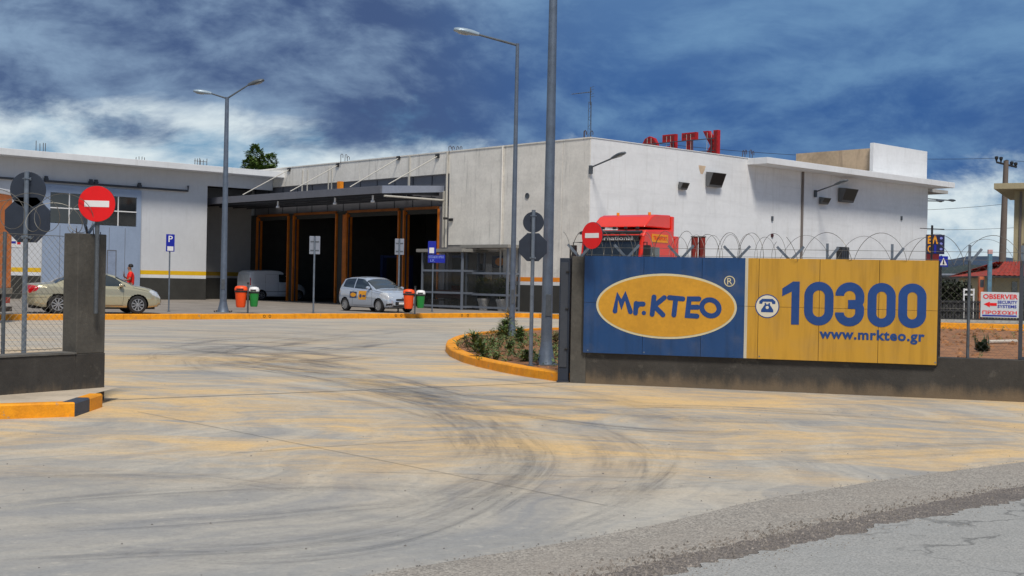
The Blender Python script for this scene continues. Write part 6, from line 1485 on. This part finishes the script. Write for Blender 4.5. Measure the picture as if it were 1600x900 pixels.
# hedge, steel fence, railing
Yh = 60.0; a = atY(1440, 445, Yh); c_ = atY(1513, 445, Yh); hz = atY(1490, 441, Yh).z
hd = thing('hedge', 'dark clipped hedge behind the blue crossing sign', 'hedge', (a.x, Yh, .19)); b = MB()
for i in range(5200):
    p_ = Vector((rp.uniform(0, c_.x-a.x), rp.uniform(-.5, .6), rp.uniform(.05, 1)*(hz-.2)*(1+.05*sin(i)))); blade(b, p_, (rp.gauss(0, 1), rp.gauss(-.4, 1), rp.gauss(.3, 1)), .16, .09, .3)
b.build('foliage', leafmat('hedge_leaf', (.025, .035, .014)), hd, fix=False); MB().box(.05, c_.x-a.x-.05, -.35, .5, 0, hz-.45).build('inner_twigs', mat('twigs', (.02, .018, .012), .9), hd)
Yf = 56.5; a = atY(1440, 470, Yf); c_ = atY(1640, 470, Yf); zf1 = atY(1500, 468, Yf).z; zf0 = .2
sf = thing('steel_fence', 'dark steel fence with close upright bars across the back of the soil bed', 'fence', (a.x, Yf, .19)); Lf = c_.x-a.x
for z in (.15, zf1-.3, (zf1-.2)/2): MB().box(0, Lf, -.03, .03, z-.03, z+.03).build('rail', M_SLAT, sf)
bar = MB(); bar.box(-.05, .05, -.015, .015, 0, zf1-.25); b0_ = bar.build('bar', M_SLAT, sf); b0_.location = (.06, .05, .02)
for i in range(1, int(Lf/.14)): o = b0_.copy(); COL.objects.link(o); o.location = (.06+i*.14, .05, .02)
MB().box(0, Lf, -.3, -.1, -.05, .12).build('footing', mat('pale_footing', (.42, .4, .36), .8), sf)
q = atY(1506, 462, 57.6); wr = thing('white_railing', 'small white two-rail railing in front of the dark steel fence', 'railing', (q.x, 57.6, .192)); z5 = atY(1515, 451, 57.6).z-.19
for x in (0, .45): MB().box(x-.03, x+.03, -.03, .03, 0, z5).build('post', M_WHP, wr)
for z in (z5-.05, z5-.28): MB().box(.031, .419, -.02, .02, z-.04, z+.04).build('rail', M_WHP, wr)
# blue-white marker column and orange pump beside it
q = atY(1546, 440, 57.8); mc = thing('marker_column', 'slim blue column with white top near the tiled house', 'column', (q.x, 57.8, .19)); z6 = atY(1546, 390, 57.8).z-.19
MB().box(-.09, .09, -.07, .07, 0, z6-.2).build('column', mat('column_blue', lin(96, 136, 158), .5, var=.2, scale=3), mc, bevel=.01); MB().box(-.1, .1, -.08, .08, z6-.198, z6).build('white_top', mat('column_top', lin(214, 170, 168), .5), mc, bevel=.01)
q = atY(1533, 445, 58.2); oc = thing('orange_cabinet', 'orange cabinet left of the slim blue column', 'cabinet', (q.x, 58.2, .19)); z7 = atY(1533, 432, 58.2).z-.19
MB().box(-.12, .12, -.1, .1, 0, z7).build('cabinet', mat('cabinet_orange', lin(206, 110, 70), .6, var=.1), oc, bevel=.01); MB().box(-.09, .09, -.108, -.101, z7-.5, z7-.15).build('door', M_DGREY, oc)
# pylon sign and dark post
Yp = 52.0; a = atY(1447, 405, Yp); c_ = atY(1475, 367, Yp); py = thing('pylon_sign', 'navy and yellow pylon sign beside the right end of the white hall', 'sign', (a.x, Yp, .19)); wd = c_.x-a.x; z0_, z1_ = a.z-.19, c_.z-.19
MB().box(.0, wd, -.1, .1, z0_+.22, z1_).build('board', mat('pylon_navy', lin(28, 32, 72), .4), py, bevel=.01); MB().box(0, wd*.72, -.09, .09, z0_-.05, z0_+.218).build('red_foot', mat('pylon_red', lin(108, 26, 30), .4), py)
b = MB(); F_ = frame((0, -.101, 0), (1, 0, 0), (0, 0, 1)); hz_ = z1_-z0_-.22; text_on(b, 'ΕΛ', F_, .02, wd*.62, z1_-hz_*.48, z1_-hz_*.06, .04, .004); text_on(b, 'Ο', F_, .02, wd*.3, z1_-hz_*.92, z1_-hz_*.56, .04, .004); b.build('yellow_letters', M_STY, py, fix=False)
b = MB(); b.box(wd*.40, wd*.52, -.106, -.101, z1_-hz_*.95, z1_-hz_*.52); b.build('blue_bar', M_BLUE, py)
b = MB()
for i in range(3): b.prism([(wd*.8+.06*cos(k*pi/6), z1_-hz_*(.18+.28*i)+.05*sin(k*pi/6)) for k in range(12)], F_, .004)
b.build('pale_dots', mat('pylon_dot', lin(130, 140, 220), .4), py); MB().box(wd*.4, wd*.6, -.06, .06, 0, z0_-.052).build('pylon_leg', M_DARK, py)
q = atY(1455.5, 400, 46); dp_ = thing('steel_mast', 'thin black mast standing in front of the pylon sign', 'mast', (q.x, 46, .1)); b = MB(); b.tube([(0, 0, 0), (0, 0, atY(1455.5, 352, 46).z-.1)], .04, 8); b.build('pole', M_DARK, dp_)
b = MB(); b.tube([(-.45, 0, atY(1455, 357, 46).z-.1), (.45, 0, atY(1455, 357, 46).z-.12)], .015, 5); b.build('crossbar', M_DARK, dp_); MB().box(-.1, .1, -.1, .1, -.01, .02).build('base_plate', M_DARK, dp_)
# pedestrian crossing sign
Yc = 25.0; q = atY(1473.5, 408.5, Yc); cs_ = thing('crossing_sign', 'blue square pedestrian crossing sign at the right end of the banner', 'traffic sign', (q.x, Yc, .1), radians(6)); zc = q.z-.1; hw = .095
MB().box(-hw, hw, -.02, -.008, zc-.105, zc+.105).build('plate', M_BLUE, cs_, bevel=.003); F_ = frame((0, -.0205, 0), (1, 0, 0), (0, 0, 1))
b = MB(); b.prism([(-.075, zc-.075), (.075, zc-.075), (0, zc+.075)], F_, .002); b.build('white_triangle', M_WHP, cs_); b = MB(); b.prism([(-.02, zc-.06), (.02, zc-.06), (.012, zc+.005), (-.012, zc+.005)], F_, .004); b.prism([(.012*cos(k*pi/5), zc+.018+.012*sin(k*pi/5)) for k in range(10)], F_, .004); b.build('walking_figure', M_DARK, cs_)
b = MB(); b.tube([(-.03, .02, 0), (-.03, .02, zc+.12)], .018, 8); b.build('pole', M_DARK, cs_)
# notice board on the fence
(xa, za), (xb, zb) = RWP(1532.5, 456, .1), RWP(1592, 497, .1); nbd = thing('notice_board', 'white notice board lettered OBSERVER with red arrow on the fence', 'notice board', RW0, rrot)
xo = RW0; MB().box(xa, xb, .085, .097, zb, za).build('board', mat('board_white', (.58, .62, .66), .5, var=.05), nbd, bevel=.003)
F_ = frame((0, .0845, 0), (1, 0, 0), (0, 0, 1)); wB = xb-xa; hB = za-zb; b = MB(); text_on(b, 'OBSERVER', F_, xa+wB*.06, xb-wB*.04, za-hB*.27, za-hB*.08, .02, .003)
text_on(b, 'ΠΡΟΣΟΧΗ', F_, xa+wB*.05, xb-wB*.06, zb+hB*.13, zb+hB*.27, .02, .003); b.build('red_lettering', M_RED, nbd, fix=False)
b = MB(); b.prism([(xa+wB*.08, za-hB*.48), (xa+wB*.24, za-hB*.38), (xa+wB*.24, za-hB*.60)], F_, .003); b.prism([(xa+wB*.245, za-hB*.43), (xa+wB*.42, za-hB*.43), (xa+wB*.42, za-hB*.54), (xa+wB*.245, za-hB*.54)], F_, .003); b.build('red_arrow', M_RED, nbd)
b = MB(); text_on(b, 'SECURITY', F_, xa+wB*.44, xb-wB*.05, za-hB*.45, za-hB*.33, .02, .003); text_on(b, 'SYSTEMS', F_, xa+wB*.44, xb-wB*.07, za-hB*.62, za-hB*.5, .02, .003)
b.box(xa+wB*.05, xb-wB*.06, .081, .0843, zb+hB*.045, zb+hB*.10); b.build('blue_lettering', M_BLUE, nbd, fix=False)
for x in (xa+.06, xb-.06): MB().box(x-.01, x+.01, .098, .12, zb+.05, za-.05).build('wire_tie', M_DARK, nbd)
# utility pole with wires
Yu = 110.0; q = atY(1567, 400, Yu); zu = atY(1570, 251, Yu).z; up = thing('utility_pole', 'concrete power pole with dark insulators right of the hall', 'utility pole', (q.x, Yu, 0))
b = MB(); b.tube([(-.1, 0, 0), (.1, 0, zu)], .36, 10, r1=.22); b.build('pole', mat('pole_concrete', lin(112, 100, 92), .8, var=.1), up, smooth=True)
b = MB(); b.tube([(-.75, 0, zu-.15), (1.05, 0, zu-.55)], .09, 6); b.build('crossarm', M_DARK, up)
for i, (x, dz) in enumerate(((-.75, .55), (-.35, .5), (.15, .25), (.6, .12), (.95, .05))):
    b = MB(); b.lathe([(.05, -.3), (.1, -.1), (.16, .0), (.16, .16), (.06, .2)], 10, Matrix.Translation((x, 0, zu-.15+dz-.22))); b.build('insulator', M_DARK, up)
def wire(label, a_, b__, sag):
    P_ = [a_.lerp(b__, i/16)-Vector((0, 0, sag*4*(i/16)*(1-i/16))) for i in range(17)]; m_ = MB(); m_.tube(P_, .022, 4); tag(m_.build('power_line', M_DARK, None), label, 'power line', 'overhead lines right of the hall')
wire('upper power line running left from the insulators of the power pole', Vector((q.x-.6, Yu, zu+.2)), Vector((q.x-32, Yu-10, zu-.2)), .5); wire('upper power line running right from the insulators of the power pole', Vector((q.x+.5, Yu, zu)), Vector((q.x+30, Yu-6, zu+.6)), .6)
wire('middle power line at half height of the power pole', atY(1568, 319, Yu), atY(1300, 327, Yu), .3); wire('lowest power line just above the razor wire', atY(1640, 352, Yu), atY(1300, 352, Yu), .4)
# lamps on the end wall
for px0, py0, px1, py1, L_, yy_, lab in ((1449, 319, 1463, 314, .75, 2.0, 'nearer of the two lamps on the end wall of the hall'), (1449, 318.5, 1482, 313, .75, 5.0, 'farther of the two lamps on the end wall of the hall')):
    zz1 = bl(px1, py1, y=yy_); r = thing('wall_lamp', lab, 'wall lamp', world((XE, yy_, zz1.z-.25)), BR, 'street lamps on arms along the white wall'); dx_ = max(.6, zz1.x-XE)
    b = MB(); p0 = Vector((0, 0, 0)); p1 = Vector((dx_, 0, .25)); b.tube([p0, p1], .04, 8); b.build('arm', M_GALV2, r); MB().box(0, .14, -.07, .07, -.2, .1).build('wall_bracket', M_GALV2, r)
    d = (p1-p0).normalized(); s_ = d.cross(Vector((0, 0, 1))).normalized(); u = s_.cross(d); lamp_head(r, Matrix(((d.x, -s_.x, u.x, p1.x), (d.y, -s_.y, u.y, p1.y), (d.z, -s_.z, u.z, p1.z), (0, 0, 0, 1))), .9, M_LAMPD)
# ---- small litter on the forecourt: leaves and pebbles
pb = MB(); rq = random.Random(9)
for i in range(130):
    px, py = rq.uniform(-50, 1650), 560+340*rq.random()**.8; q = hit(px, py, 0); r_ = rq.uniform(.004, .011); 
    vs = [(q.x+cos(k*pi*2/5)*r_*rq.uniform(.6, 1.2), q.y+sin(k*pi*2/5)*r_*rq.uniform(.6, 1.2), .001) for k in range(5)]+[(q.x, q.y, r_*.9)]
    pb.add(vs, [(k, (k+1) % 5, 5) for k in range(5)])
o = pb.build('pebbles', mat('pebble', (.16, .15, .14), .9, var=.3, scale=5), fix=False); o['kind'] = 'stuff'; o['label'] = 'scattered small pebbles on the concrete forecourt'; o['category'] = 'pebbles'

# loose stones along the broken road edge
gs = MB()
for e, amp, cnt_ in ((e2, .10, 1500), (e3, .12, 1100), (e1, .06, 500)):
    for i in range(cnt_):
        k = rq.uniform(1, len(e)-2.001); p_ = e[int(k)].lerp(e[int(k)+1], k-int(k)); r_ = rq.uniform(.004, .014)*(1 if e is not e1 else .6); x, y = p_.x+rq.gauss(0, amp), p_.y+rq.gauss(0, amp)
        vs = [(x+cos(a*pi*2/5)*r_*rq.uniform(.6, 1.2), y+sin(a*pi*2/5)*r_*rq.uniform(.6, 1.2), .004) for a in range(5)]+[(x, y, (.011 if e is not e1 else .003)+r_*.7)]
        gs.add(vs, [(a, (a+1) % 5, 5) for a in range(5)])
o = gs.build('loose_gravel', mat('loose_gravel', (.27, .24, .21), .9, var=.5, scale=30), fix=False); o['kind'] = 'stuff'; o['label'] = 'loose gravel along the broken edge of the road'; o['category'] = 'gravel'
# ---- equipment dimly seen in the garage bays
M_LIFT = mat('lift_blue', lin(40, 60, 110), .5); M_CABR = mat('cabinet_red', lin(130, 34, 26), .5)
for k, (a, b_) in enumerate(ys):
    if k == 3: continue
    m_ = (a+b_)/2; lab = ('rightmost', 'third from the left', 'second from the left')[k]
    r = thing('car_lift', 'blue two-post car lift inside the %s garage bay' % lab, 'car lift', world((6, m_, .2)), BR, 'car lifts in the garage bays')
    for s in (-1, 1):
        MB().box(-.16, .16, s*1.35-.12, s*1.35+.12, 0, 2.9).build('post', M_LIFT, r, bevel=.01); MB().box(-.9, .9, s*1.0-.05, s*1.0+.05, .3, .4).build('arm', M_DARK, r)
    MB().box(-.1, .1, -1.22, 1.22, 2.75, 2.88).build('crossbeam', M_LIFT, r)
    r = thing('tool_cabinet', 'red tool cabinet against the back of the %s garage bay' % lab, 'cabinet', world((10, m_-.9, .2)), BR, 'tool cabinets in the garage bays')
    MB().box(-.3, .3, -.5, .5, .1, 1.1).build('body', M_CABR, r, bevel=.02)
    for d in range(4): MB().box(-.32, -.302, -.46, .46, .16+d*.23, .35+d*.23).build('drawer', M_CABR, r, bevel=.004)
    r = thing('wall_chart', 'pale chart on the back wall of the %s garage bay' % lab, 'chart', world((15.9, m_+.5, 2.4)), BR, 'charts in the garage bays')
    MB().box(-.03, .09, -.7, .7, -.5, .5).build('board', M_WHP, r)
